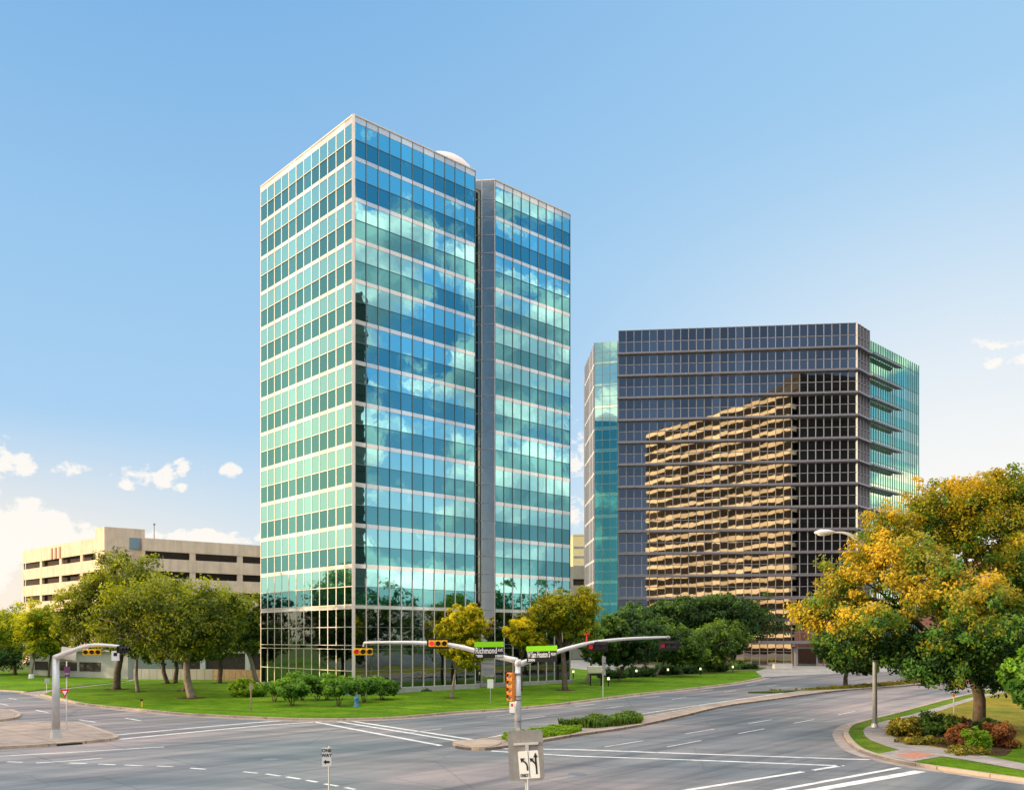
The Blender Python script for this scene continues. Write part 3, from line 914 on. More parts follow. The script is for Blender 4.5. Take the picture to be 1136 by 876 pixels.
for fz in fins:
    mb = MB()
    for P0, P1, dep, ext in ((Fs[0], Fs[1], 0.75, 0.3), (Fs[1], Fs[2], 0.75, 0.3), (Fs[2], Fs[3], 1.1, 0.0)):
        d = (P1 - P0).normalized(); nn = Vector((d.y, -d.x)); W = (P1 - P0).length + ext
        if dep > 1:
            a_ = P0; b_ = P0 + d * W
            poly = [a_, a_ + nn * dep, b_ + nn * dep, b_ + d * 1.4 + nn * 0.9, b_]
            mb.prism([tuple(p) for p in poly], fz - 0.16, fz + 0.14)
        else:
            c_ = (P0 + P1) / 2 + nn * (dep / 2)
            mb.obox((c_.x, c_.y, fz), (d.x * W / 2, d.y * W / 2, 0), (nn.x * dep / 2, nn.y * dep / 2, 0), (0, 0, 0.15))
    mb.build('sunshade', M['fin'], ob)
wl = []
tw2 = []
z = zw
k = 0
while z > 8:
    wl.append((z - 1.75, z, 'wing_window', M['glass_green'], 0.0))
    wl.append((z - 4.06, z - 1.75, 'wing_spandrel', M['glass_green2'] if k else M['glass_green'], 0.0))
    tw2 += [z - 1.75]
    z -= 4.06
    k += 1
wl.append((zg, z, 'wing_window', M['glass_green'], 0.0))
facade(ob, W0, W1, wl, 22, (M['mullion_dark'], 0.06, 0.08, zg, zw, (True, True)), (M['mullion_dark'], 0.05, 0.06, tw2), tilt=0.002)
sl, ts = [], []
z = zw
while z > 6:
    sl.append((z - 3.6, z, 'wing_window', M['glass_green'], 0.0))
    sl.append((z - 4.06, z - 3.6, 'wing_band', M['glass_green2'], 0.02))
    ts += [z - 1.9, z - 3.6, z - 4.06]
    z -= 4.06
sl.append((zg, z, 'wing_window', M['glass_green'], 0.0))
sl = [(a, b, n_, M['glass_strip'] if m_ is M['glass_green'] else m_, o_) for a, b, n_, m_, o_ in sl]
facade(ob, S0, S1, sl, 3, (M['mullion_dark'], 0.08, 0.06, zg, zw, (True, True)), (M['mullion_grey'], 0.06, 0.05, ts), tilt=0.002)
gs = [(a, b, 'side_window' if b - a > 1 else 'side_band', M['glass_side'] if b - a > 1 else M['band_white'], o_) for a, b, _, _, o_ in sl]
facade(ob, D0, S0, gs, 8, (M['mullion_grey'], 0.12, 0.10, zg, zw, (True, True)), None)
Wb = Vector((66, 199)); Sb = Vector((15.5, 194))
facade(ob, W1, Wb, [(zg, zw, 'back_wall', M['glass_green'], 0.0)], 14)
facade(ob, Wb, Sb, [(zg, zw, 'back_wall', M['glass_smoke'], 0.0)], 20)
facade(ob, Sb, D0, [(zg, zw, 'back_wall', M['glass_side'], 0.0)], 8)
MB().box(66.8, 69.8, 172.5, 176, zw - 0.5, zw + 1.5).build('rooftop_unit', M['white_wall'], ob)
# entrance
MB().box(50.5, 54.5, 160.4, 161.6, zg, zg + 3.4).build('entrance_portal', M['mullion_grey'], ob)
MB().box(50.9, 54.1, 160.33, 160.39, zg, zg + 3.1).build('door', M['glass_lobby'], ob)
MB().box(44.0, 60.5, 159.3, 161.0, zg + 4.0, zg + 4.5).build('entrance_canopy', M['mullion_grey'], ob)

# ---------------------------------------------------------------- parking garage at the left
def bays(root, P0, P1, ztop, zbot, rows, ncol, colw, mat, parapet, period, gap, openings=None):
    """precast frame: spandrel panels and columns in front of dark decks"""
    P0, P1 = Vector(P0), Vector(P1)
    d = (P1 - P0).normalized(); nn = Vector((d.y, -d.x)); W = (P1 - P0).length
    def bx(a, b, z0, z1, o0, o1, name):
        c = P0 + d * (a + b) / 2 + nn * (o0 + o1) / 2
        MB().obox((c.x, c.y, (z0 + z1) / 2), (d.x * (b - a) / 2, d.y * (b - a) / 2, 0), (nn.x * (o1 - o0) / 2, nn.y * (o1 - o0) / 2, 0), (0, 0, (z1 - z0) / 2)).build(name, mat, root)
    z = ztop
    bx(0, W, z - parapet, z, -0.3, 0.0, 'parapet')
    z -= parapet
    for r in range(rows):
        z -= gap
        bx(0, W, max(zbot, z - (period - gap)), z, -0.3, 0.0, 'spandrel')
        z -= period - gap
        if z < zbot:
            break
    for i in range(ncol + 1):
        c = W * i / ncol
        a, b = max(0, c - colw / 2), min(W, c + colw / 2)
        bx(a, b, zbot, ztop - 0.4, -0.32, -0.05, 'column')

pg = thing('parking_garage', 'tan concrete parking garage of open decks behind the left trees', 'parking garage', (-66, 156, T(150)))
PL, PC, PC2, PR = (-93.8, 172.7), (-67.0, 148.0), (-61.7, 150.4), (-22.0, 181.3)
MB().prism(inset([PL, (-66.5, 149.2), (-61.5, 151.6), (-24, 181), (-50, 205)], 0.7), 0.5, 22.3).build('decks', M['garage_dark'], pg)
bays(pg, PL, PC, 22.8, 1.2, 6, 4, 1.0, M['garage'], 2.5, 3.15, 1.15)
bays(pg, PC2, PR, 22.8, 1.2, 6, 6, 1.0, M['garage'], 2.1, 3.3, 1.2)
dl = Vector((-0.735, 0.678)); dr = Vector((0.79, 0.613))
pc = Vector(PC)
q = pc + dr * 3.2 + dl * 1.6
MB().obox((q.x, q.y, 12.6), (dr.x * 3.2, dr.y * 3.2, 0), (dl.x * 1.75, dl.y * 1.75, 0), (0, 0, 11.75)).build('stair_tower', M['garage'], pg)
q = pc + dr * 5.1 + Vector((0.613, -0.79)) * 0.13
MB().obox((q.x, q.y, 21.9), (dr.x * 1.15, dr.y * 1.15, 0), (0.09, -0.12, 0), (0, 0, 0.95)).build('stair_window', M['glass_side'], pg)
lp = MB()
lp.tube([(PX(171, 153), 153, 22.4), (PX(171, 153), 153, 25.2)], 0.07)
lp.sphere((PX(171, 153), 153, 25.4), 0.22, n=10, m=6)
lp.build('roof_lamp', M['garage_grey'], pg)
for i in range(3):
    q = Vector(PL) + (Vector(PC) - Vector(PL)) * (0.40 + 0.05 * i) + Vector((-0.678, -0.735)) * 0.06
    MB().obox((q.x, q.y, 21.3), (0.25, -0.23, 0), (0.03, 0.033, 0), (0, 0, 1.0)).build('wall_emblem', M['brick'], pg)

lg = thing('garage_entrance', 'low pale concrete deck with dark car openings beside the tower', 'building', (-43, 128, T(128)))
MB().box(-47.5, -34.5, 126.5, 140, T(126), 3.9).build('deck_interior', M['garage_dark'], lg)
MB().box(-48, -34, 126, 126.4, 4.0, 5.3).build('fascia', M['white_wall'], lg)
for x in (-47.6, -43.6, -37.3, -34.4):
    MB().box(x, x + 0.7, 126.0, 126.45, T(126), 4.0).build('column', M['white_wall'], lg)
MB().box(-41.2, -40.8, 125.8, 126.0, 3.4, 3.7).build('wall_lamp', M['lamp_white'], lg)

lw = thing('low_building', 'long low white building with a strip of black windows behind the left trees', 'building', (-58, 122, T(120)))
Pa, Pb = Vector((-68.5, 128.0)), Vector((-50.5, 118.5))
d = (Pb - Pa).normalized(); nn = Vector((d.y, -d.x))
back = -nn * 9
MB().prism([tuple(p) for p in (Pa, Pb, Pb + back, Pa + back)], 0.4, 4.3).build('wall', M['shaded_wall'], lw)
for t0, t1 in ((0.06, 0.20), (0.28, 0.5), (0.53, 0.74)):
    a_, b_ = Pa + (Pb - Pa) * t0 + nn * 0.02, Pa + (Pb - Pa) * t1 + nn * 0.02
    c_ = (a_ + b_) / 2; W = (b_ - a_).length
    MB().obox((c_.x, c_.y, 2.2), (d.x * W / 2, d.y * W / 2, 0), (nn.x * 0.05, nn.y * 0.05, 0), (0, 0, 0.6)).build('window', M['black'], lw)
c_ = (Pa + Pb) / 2 - nn * 4
MB().obox((c_.x, c_.y, 4.38), (d.x * 10.6, d.y * 10.6, 0), (nn.x * 4.4, nn.y * 4.4, 0), (0, 0, 0.14)).build('roof', M['roof'], lw)

fw = thing('boundary_wall', 'low grey block wall with upright joints behind the main lawn', 'wall', (-41, 113, T(113)))
for i, (xa, xb, ya, yb, m_) in enumerate([(-49.5, -38.6, 118, 116.5, 'wall_grey'), (-38.6, -30.6, 116.5, 114, 'wood')]):
    n_ = 10
    mb = MB()
    for k in range(n_):
        x0 = xa + (xb - xa) * k / n_; x1 = xa + (xb - xa) * (k + 0.96) / n_
        y0 = ya + (yb - ya) * k / n_; y1 = ya + (yb - ya) * (k + 0.96) / n_
        mb.obox(((x0 + x1) / 2, (y0 + y1) / 2, T(115) + 0.75), ((x1 - x0) / 2, (y1 - y0) / 2, 0), (0, 0.12, 0), (0, 0, 0.75))
    mb.build('wall_panel', M[m_], fw)

g2 = thing('far_garage', 'grey parking deck with dark openings seen between the two glass towers', 'parking garage', (18, 202, T(200)))
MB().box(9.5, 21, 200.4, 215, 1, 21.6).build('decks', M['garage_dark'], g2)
for z0, z1 in ((19.2, 22.0), (15.6, 17.8), (12.2, 14.2), (8.8, 10.8), (1, 7.4)):
    MB().box(9, 17.2, 200, 200.4, z0, z1).build('spandrel', M['garage_grey'], g2)
for x in (9, 13, 16.6):
    MB().box(x, x + 0.6, 200.02, 200.38, 1, 21.5).build('column', M['garage_grey'], g2)
MB().box(17.2, 21, 200, 200.4, 1, 22).build('stair_wall', M['fin'], g2)
fy = thing('far_apartments', 'distant pale yellow high-rise block rising between the two glass towers', 'building', (23, 320, 1.5))
MB().box(21.6, 27.0, 320, 334, 1, 42.5).build('wall', M['cream'], fy)
for i in range(11):
    MB().box(21.9, 26.7, 319.9, 319.98, 4 + 3.4 * i, 4.7 + 3.4 * i).build('window', M['glass_side'], fy)
MB().box(21.5, 27.1, 319.85, 334.1, 42.5, 43.0).build('parapet', M['cream'], fy)

hs = thing('house', 'house with a terracotta hipped roof half hidden by the golden tree', 'house', (66, 112, T(112)))
MB().box(56, 78, 112, 124, 0.4, 12.2).build('wall', M['brick'], hs)
mb = MB()
mb.add([(55, 111, 12.2), (79, 111, 12.2), (79, 125, 12.2), (55, 125, 12.2), (62, 118, 17.0), (72, 118, 17.0)], [(0, 1, 5, 4), (1, 2, 5), (2, 3, 4, 5), (3, 0, 4), (3, 2, 1, 0)])
mb.build('roof', M['terracotta'], hs)
for x in (58, 63, 68, 73):
    MB().box(x, x + 1.4, 111.93, 112.05, 8.2, 10.2).build('window', M['glass_lobby'], hs)

# buildings behind and beside the viewpoint: they are what the glass mirrors
def slab_tower(name, label, P, da, La, db, Lb, ztop, fl, mat_a, mat_g, mat_b):
    P, da, db = Vector(P), Vector(da).normalized(), Vector(db).normalized()
    t_ = thing(name, label, 'office tower', (P.x, P.y, 0))
    q = [P, P + da * La, P + da * La + db * Lb, P + db * Lb]
    MB().prism([tuple(p) for p in q], 0, ztop).build('wall', mat_g, t_)
    z = 3.0
    while z < ztop:
        mb = MB()
        cen = (q[0] + q[2]) / 2
        mb.obox((cen.x + (da.x * La / 2 * 0) , cen.y, z), (da.x * (La / 2 + 0.25), da.y * (La / 2 + 0.25), 0), (db.x * (Lb / 2 + 0.25), db.y * (Lb / 2 + 0.25), 0), (0, 0, fl * 0.17))
        mb.build('floor_band', mat_a, t_)
        z += fl
    return t_
slab_tower('banded_tower', 'sunlit sandstone-banded tower mirrored in the dark office block', (69.0, -30), (-0.68, -0.73), 84, (0.73, -0.68), 30, 101, 4.4, M['ref_band'], M['bronze_glass'], M['ref_dark'])
slab_tower('black_tower', 'plain black tower mirrored in the dark office block beside the banded one', (72.5, -31), (0.93, -0.37), 32, (-0.37, -0.93), 30, 108, 4.0, M['ref_dark'], M['ref_dark'], M['ref_dark'])
slab_tower('slim_tower', 'dark tower mirrored as a black strip at the teal tower corner', (131.6, 54.6), (-0.3, -1), 30, (1, -0.3), 30, 98, 4.0, M['ref_dark'], M['ref_dark'], M['ref_dark'])

# ------------------------------------------------------------------ vegetation
def leaf_mesh(name, centers, rads, tints, per, size, ccen, mat, parent, rng, up=0.35, droop=0.0):
    nC = len(centers)
    idx = np.repeat(np.arange(nC), per)
    n = len(idx)
    off = rng.normal(size=(n, 3))
    off /= np.linalg.norm(off, axis=1, keepdims=True) + 1e-9
    rr = rng.random(n) ** 0.45
    P = centers[idx] + off * (rads[idx] * rr)[:, None] * np.array([1.0, 1.0, 0.75])
    outw = P - ccen
    outw /= np.linalg.norm(outw, axis=1, keepdims=True) + 1e-9
    nr = rng.normal(size=(n, 3))
    nr /= np.linalg.norm(nr, axis=1, keepdims=True)
    nor = 0.55 * outw + 0.55 * off + 0.8 * nr + np.array([0, 0, up])
    nor /= np.linalg.norm(nor, axis=1, keepdims=True) + 1e-9
    tv = rng.normal(size=(n, 3))
    tv -= nor * np.sum(tv * nor, axis=1, keepdims=True)
    tv /= np.linalg.norm(tv, axis=1, keepdims=True) + 1e-9
    bv = np.cross(nor, tv)
    s = size * (0.65 + 0.7 * rng.random(n))
    a = tv * (s * 0.62)[:, None]
    b = bv * (s * 0.36)[:, None]
    fold = nor * (s * 0.10)[:, None]
    V = np.empty((n, 4, 3))
    V[:, 0] = P - a; V[:, 1] = P + b + fold; V[:, 2] = P + a; V[:, 3] = P - b + fold
    offw = root_off(parent)
    V = V.reshape(-1, 3) - np.array([offw.x, offw.y, offw.z])
    me = bpy.data.meshes.new(name)
    me.vertices.add(4 * n)
    me.vertices.foreach_set('co', V.ravel().astype(np.float32))
    me.loops.add(4 * n)
    me.loops.foreach_set('vertex_index', np.arange(4 * n, dtype=np.int32))
    me.polygons.add(n)
    me.polygons.foreach_set('loop_start', np.arange(0, 4 * n, 4, dtype=np.int32))
    me.polygons.foreach_set('loop_total', np.full(n, 4, dtype=np.int32))
    me.update(calc_edges=True)
    at = me.color_attributes.new('tint', 'FLOAT_COLOR', 'POINT')
    t = np.clip(tints[idx] + rng.normal(size=n) * 0.05 + 0.28 * (rr - 0.72), 0, 1)  # leaves deep in a clump get a darker tint for shade
    cc = np.ones((n, 4, 4), dtype=np.float32)
    cc[:, :, 0] = t[:, None]; cc[:, :, 1] = t[:, None]; cc[:, :, 2] = t[:, None]
    at.data.foreach_set('color', cc.ravel())
    me.materials.append(mat)
    o = bpy.data.objects.new(name, me)
    col.objects.link(o)
    o.parent = parent
    return o

def crown_clumps(ells, rng, cl, dens, zmin, lobes=9, gap=0.12):
    C_, R_, T_, LB = [], [], [], []
    zlo = min(e[2] - e[5] for e in ells); zhi = max(e[2] + e[5] for e in ells)
    for (cx, cy, cz, a, b, c, *bias) in ells:
        bias = bias[0] if bias else 0.0
        k = max(4, int(lobes))
        ph = rng.random() * 6
        lob = []
        for i in range(k):
            zz = 1 - 2 * (i + 0.5) / k
            rr = math.sqrt(1 - zz * zz)
            th = i * 2.39996 + ph
            s = rng.uniform(0.5, 0.74)
            p = np.array([cx + a * s * rr * math.cos(th), cy + b * s * rr * math.sin(th), cz + c * s * zz])
            rad = rng.uniform(0.24, 0.5)
            lob.append((p, np.array([a * rad, b * rad, c * rad * 0.95]), bias + rng.uniform(-0.2, 0.2)))
            LB.append(p)
        lob.append((np.array([cx, cy, cz]), np.array([a * 0.55, b * 0.55, c * 0.55]), bias - 0.2))  # inner mass tinted darker, crown shade put into the colour
        for p, r3, tb in lob:
            area = 4 * PI * ((r3[0] * r3[1] * r3[2]) ** (2 / 3))
            m = max(5, int(dens * area / (cl * cl)))
            q = rng.normal(size=(m, 3))
            q /= np.linalg.norm(q, axis=1, keepdims=True)
            rr = 0.72 + 0.3 * rng.random(m) + 0.22 * (rng.random(m) > 0.86)
            pts = p + q * r3 * rr[:, None]
            keep = rng.random(m) > gap
            keep &= pts[:, 2] > zmin + rng.random(m) * cl
            pts = pts[keep]; q = q[keep]
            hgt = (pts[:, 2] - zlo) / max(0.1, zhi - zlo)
            t = 0.16 + 0.34 * hgt + tb + 0.20 * q[:, 2] - 0.14 * q[:, 0] + rng.normal(size=len(pts)) * 0.13  # tint lightens upward and toward the sun side, painting light into the leaves
            C_.append(pts); T_.append(t)
            R_.append(cl * (0.65 + 0.6 * rng.random(len(pts))))
    return np.concatenate(C_), np.concatenate(R_), np.clip(np.concatenate(T_), 0, 1), LB

def tree(name, label, base, ells_px, mat, trunk_r, leaf=0.24, cl=None, dens=0.46, per=36, depth=None, lean=0.0, bark='bark', seed=0, group=None, depth_k=0.9, split=0.55, limbs=7, gap=0.12, lobes=9, cat='tree', zclip=None, stems=1):
    """base: photo position of the trunk foot; ells_px: (cx, cy, rx, ry[, depth offset]) of the crown masses"""
    if depth is None:
        bx, y = G(*base, h=0.1)
    else:
        y = depth
        bx = PX(base[0], y)
    trunk_r *= 0.72
    rng = np.random.default_rng(seed + 11)
    zb_ = T(y) + 0.1
    t_ = thing(name, label, cat, (bx, y, zb_), group)
    E = []
    for e in ells_px:
        dy = e[4] if len(e) > 4 else 0.0
        yy = y + dy
        a = e[2] / FOC * yy
        c = e[3] / FOC * yy
        E.append((PX(e[0], yy), yy, Z(e[1], yy), a, max(a * depth_k, 0.3), c, e[5] if len(e) > 5 else 0.0))
    zmin = min(e[2] - e[5] for e in E) - 0.2 if zclip is None else zclip
    size = max(e[3] for e in E)
    cl = cl or max(0.28, min(0.95, size * 0.17))
    cen, rad, tin, LB = crown_clumps(E, rng, cl, dens, zmin, lobes, gap)
    ccen = np.array([sum(e[k] for e in E) / len(E) for k in range(3)])
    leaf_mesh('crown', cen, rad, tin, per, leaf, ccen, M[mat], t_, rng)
    # trunk and limbs in one tapering mesh
    mb = MB()
    main = E[0]
    zc = min(e[2] - e[5] * 0.3 for e in E)
    fork = Vector((bx + (main[0] - bx) * 0.5 + lean, y + (main[1] - y) * 0.5, zb_ + max(0.4, (zc - zb_)) * split * 1.25))
    for s in range(stems):
        sx = (s - (stems - 1) / 2) * trunk_r * 2.2
        b0 = Vector((bx + sx * 0.5, y, zb_ - 0.12))
        f_ = fork + Vector((sx * 2.2, 0, 0))
        mid = b0.lerp(f_, 0.5) + Vector((rng.normal() * trunk_r * 0.4, rng.normal() * trunk_r * 0.4, 0))
        rads = [trunk_r * 1.4, trunk_r * 1.08, trunk_r * 0.95, trunk_r * 0.8]
        mb.tube([b0, b0.lerp(mid, 0.25), mid, f_], rads, 10)
    LBs = sorted([p for p in LB if p[2] > fork.z + 1.2] or LB, key=lambda p: -p[2])
    pick = [LBs[int(i)] for i in np.linspace(0, len(LBs) - 1, min(limbs, len(LBs)))]
    for p in pick:
        e = Vector(p)
        m1 = fork.lerp(e, 0.45) + Vector((rng.normal() * 0.15, rng.normal() * 0.15, 0.12 * (e - fork).length))
        mb.tube([fork - Vector((0, 0, trunk_r)), m1, e], [trunk_r * 0.6, trunk_r * 0.36, trunk_r * 0.12], 7)
        for j in range(2):
            e2 = e + Vector((rng.normal(), rng.normal(), abs(rng.normal()))) * cl * 0.8
            mb.tube([m1, m1.lerp(e2, 0.5) + Vector((0, 0, 0.2)), e2], [trunk_r * 0.28, trunk_r * 0.16, trunk_r * 0.05], 5)
    mb.build('trunk', M[bark], t_, True)
    return t_

# --- left group
GL = 'trees on the left lawn'
tree('broadleaf_tree', 'yellow-green tree at the left edge of the photo', (17, 748), [(14, 696, 38, 30), (-8, 690, 30, 28)], 'lf_lime', 0.3, seed=1, group=GL)
tree('young_tree', 'slim lime tree with a white-painted trunk foot', (34, 751.5), [(42, 694, 28, 26), (46, 716, 20, 16)], 'lf_lime', 0.22, seed=2, group=GL, bark='bark_pale')
tree('young_tree', 'small lime tree just right of the white-footed trunk', (54, 751), [(60, 704, 20, 24)], 'lf_lime', 0.2, seed=3, group=GL)
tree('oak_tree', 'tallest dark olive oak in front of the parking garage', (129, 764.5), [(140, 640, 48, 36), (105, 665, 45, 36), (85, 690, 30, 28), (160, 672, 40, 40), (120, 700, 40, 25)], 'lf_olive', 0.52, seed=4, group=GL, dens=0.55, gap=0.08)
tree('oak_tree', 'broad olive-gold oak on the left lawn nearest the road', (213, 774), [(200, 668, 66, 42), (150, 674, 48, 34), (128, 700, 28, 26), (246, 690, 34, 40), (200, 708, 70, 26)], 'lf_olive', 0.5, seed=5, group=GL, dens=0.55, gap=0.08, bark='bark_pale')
tree('oak_tree', 'slender oak with a pale trunk left of the broad oak', (153, 767), [(150, 706, 34, 26), (172, 690, 30, 30)], 'lf_mid', 0.26, seed=6, group=GL, bark='bark_pale', limbs=4)
tree('oak_tree', 'oak standing directly behind the broad oak trunk', (205, 766), [(206, 690, 42, 44), (225, 715, 30, 22)], 'lf_mid', 0.36, seed=7, group=GL, limbs=5)
tree('oak_tree', 'dark oak with a leaning trunk by the grey wall', (186, 758), [(180, 712, 34, 26)], 'lf_dark', 0.36, seed=8, group=GL, limbs=4, lean=-0.3)
tree('oak_tree', 'dark oak with an upright trunk by the grey wall', (194, 757.5), [(196, 704, 30, 30)], 'lf_dark', 0.36, seed=9, group=GL, limbs=4)
tree('oak_tree', 'rounded green oak in front of the low car deck', (243, 757.5), [(247, 700, 34, 34), (226, 712, 22, 22)], 'lf_mid', 0.38, seed=10, group=GL, limbs=6)
tree('oak_tree', 'oak close against the left wall of the teal tower', (285, 757), [(268, 690, 24, 38), (282, 704, 14, 26)], 'lf_olive', 0.36, seed=12, group=GL, limbs=5, bark='bark_pale')
tree('oak_tree', 'low dark tree at the far left behind the lawn', (-6, 748), [(4, 728, 40, 16)], 'lf_dark', 0.3, seed=13, group=GL, limbs=4)

# --- small multi-stem trees in front of the tower
GS = 'small bushy trees before the tower'
for i, (bx, by, cx, cy, rx, ry, lab) in enumerate([
        (305, 778.5, 304, 764, 15, 12, 'leftmost small bushy tree beside the tower corner'),
        (324, 783, 323, 765, 21, 16, 'bright small bushy tree second from the left by the tower'),
        (335, 777, 336, 757, 24, 13, 'taller bushy tree behind the bright one by the tower'),
        (352, 777, 352, 764, 17, 13, 'dark short bushy tree in the middle of the row'),
        (362, 776, 366, 760, 20, 13, 'small bushy tree just left of the forked one'),
        (376, 783.5, 377, 763, 23, 15, 'forked small bushy tree left of the blue hydrant'),
        (404, 779, 404, 761, 22, 15, 'small bushy tree just right of the blue hydrant'),
        (424, 776, 424, 762, 21, 14, 'rightmost small bushy tree beside the tower')]):
    tree('shrub_tree', lab, (bx, by), [(cx, cy - 2, rx, ry * 0.74), (cx + 6, cy, rx * 0.7, ry * 0.6)], 'lf_shrub' if i != 3 else 'lf_mid', 0.075, leaf=0.2, cl=0.34, dens=0.5, per=24, seed=20 + i, group=GS, limbs=6, lobes=7, split=0.45, stems=3)
tree('round_shrub', 'wide rounded green shrub standing alone behind the wooden post', (277, 772.5), [(272, 764, 20, 11), (286, 766, 14, 9)], 'lf_fresh', 0.08, leaf=0.2, cl=0.34, dens=0.55, seed=31, limbs=4, lobes=7, cat='shrub')

# --- trees along the front of the tower
tree('young_tree', 'narrow yellow-green tree in front of the teal tower', (500.5, 774), [(511, 690, 24, 22), (500, 712, 17, 22), (516, 722, 24, 20), (528, 690, 14, 16), (492, 700, 12, 12)], 'lf_yellow', 0.2, leaf=0.24, seed=41, bark='bark_pale', gap=0.25, dens=0.4)
tree('young_tree', 'small golden tree behind the two street name signs', (578, 766), [(578, 702, 22, 19), (592, 712, 18, 12)], 'lf_yellow', 0.2, leaf=0.24, seed=42, gap=0.15)
tree('oak_tree', 'orange and green oak at the right end of the teal tower', (627, 765.5), [(622, 675, 38, 28), (642, 690, 28, 30), (600, 690, 24, 22), (650, 668, 18, 18)], 'lf_goldgreen', 0.42, seed=43)
# --- right-hand green bank
GB = 'green trees in front of the dark office block'
for i, (bx, by, e, mt, st, lab) in enumerate([
        (650, 757.5, [(664, 712, 26, 24), (680, 700, 26, 22)], 'lf_mid', 1, 'green tree behind the cream monument sign'),
        (686, 755, [(700, 712, 36, 26), (680, 722, 24, 20)], 'lf_dark', 1, 'dark low tree right of the route marker sign'),
        (726, 750.5, [(745, 708, 40, 24), (760, 724, 30, 16)], 'lf_mid', 1, 'broad grey-green tree under the end of the right mast arm'),
        (770, 746, [(790, 708, 36, 24), (775, 722, 30, 18)], 'lf_mid', 1, 'grey-green tree third from the right in the green bank'),
        (803, 741.5, [(812, 706, 26, 20), (806, 718, 20, 14)], 'lf_mid', 1, 'rounded grey-green tree with a pale trunk by the drive'),
        (842, 737, [(838, 682, 40, 28), (818, 690, 30, 24), (862, 690, 26, 22)], 'lf_dark', 4, 'many-stemmed dark oak in front of the lobby doors')]):
    tree('oak_tree', lab, (bx, by), e, mt, 0.24 if st == 1 else 0.2, leaf=0.34, seed=50 + i, group=GB, limbs=7, stems=st, bark='bark_pale', dens=0.42)
for i, (px_, e, lab) in enumerate([(715, [(710, 690, 36, 22), (738, 682, 34, 18)], 'dark far oak at the left end of the back row'),
                                   (775, [(772, 680, 38, 22), (746, 690, 30, 20)], 'dark far oak in the middle of the back row'),
                                   (815, [(806, 676, 34, 22), (828, 690, 26, 20)], 'dark far oak at the right end of the back row')]):
    tree('oak_tree', lab, (px_, 0), e, 'lf_dark', 0.4, leaf=0.4, seed=70 + i, group=GB, depth=152.0 + i, dens=0.42)

# --- right side
tree('oak_tree', 'huge oak with a sun-gold top and shaded green lower boughs, its leaning trunk in the corner shrub bed', (1086, 807),
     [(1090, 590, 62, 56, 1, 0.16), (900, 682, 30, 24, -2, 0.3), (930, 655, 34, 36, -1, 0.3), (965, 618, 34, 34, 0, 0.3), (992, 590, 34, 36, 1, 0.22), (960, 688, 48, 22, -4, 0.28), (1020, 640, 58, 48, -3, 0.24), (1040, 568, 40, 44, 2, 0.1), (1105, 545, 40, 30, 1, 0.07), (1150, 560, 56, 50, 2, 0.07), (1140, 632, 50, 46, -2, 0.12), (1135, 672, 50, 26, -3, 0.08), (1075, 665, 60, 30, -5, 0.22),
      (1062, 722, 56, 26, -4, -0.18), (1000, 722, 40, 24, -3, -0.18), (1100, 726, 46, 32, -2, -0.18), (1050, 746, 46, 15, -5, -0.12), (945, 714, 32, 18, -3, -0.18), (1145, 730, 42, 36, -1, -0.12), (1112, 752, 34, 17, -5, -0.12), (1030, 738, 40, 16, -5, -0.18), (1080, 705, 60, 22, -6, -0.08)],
     'lf_sun_gold', 0.54, leaf=0.175, cl=0.66, dens=0.55, per=52, seed=80, depth_k=1.0, limbs=14, gap=0.12, lobes=10, lean=-0.5, split=0.95)
tree('oak_tree', 'compact green tree on the grass median beyond the lamp post', (938, 761), [(942, 722, 34, 26), (925, 715, 24, 20), (968, 726, 26, 24)], 'lf_mid', 0.34, leaf=0.32, seed=81, dens=0.5)
tree('oak_tree', 'leafy green branches of a nearer tree at the right edge', (1165, 838), [(1152, 752, 36, 34)], 'lf_shrub', 0.3, leaf=0.22, seed=83, dens=0.5)

GR = 'shrubs in the corner bed'
for i, (bx, by, rx, ry, mt, lab) in enumerate([
        (1006, 816, 24, 13, 'lf_mixed', 'olive low shrub at the left tip of the corner bed'),
        (1032, 815, 28, 15, 'lf_mid', 'dark green shrub in the middle of the corner bed'),
        (1062, 812, 15, 12, 'lf_red', 'reddish shrub behind the orange one in the bed'),
        (1063, 828, 17, 16, 'lf_red', 'orange-red shrub left of the lime ball shrub'),
        (1085, 834, 17, 18, 'lf_fresh', 'clipped lime-green ball shrub in the corner bed'),
        (1110, 829, 22, 19, 'lf_red', 'large bronze-red shrub right of the lime ball'),
        (1100, 815, 22, 11, 'lf_dark', 'dark shrub against the oak trunk'),
        (1020, 825, 26, 5, 'lf_mixed', 'low tawny edging plants along the pavement'),
        (1075, 836, 28, 5, 'lf_mixed', 'low tawny edging plants below the lime ball shrub')]):
    tree('shrub', lab, (bx, by), [(bx, by - ry * 0.75, rx, ry)], mt, 0.04, leaf=0.13, cl=0.22, dens=0.55, per=22, seed=90 + i, group=GR, limbs=4, lobes=7, cat='shrub', split=0.3)
tree('shrub', 'low dark shrub at the tower foot right of the yellow tree', (540, 768), [(545, 765, 18, 4)], 'lf_dark', 0.04, leaf=0.16, cl=0.25, seed=101, limbs=3, lobes=5, cat='shrub', split=0.3, depth=106)
tree('shrub', 'low dark shrub at the tower foot left of the yellow tree', (465, 768), [(468, 766, 20, 4)], 'lf_dark', 0.04, leaf=0.16, cl=0.25, seed=102, limbs=3, lobes=5, cat='shrub', split=0.3, depth=96)

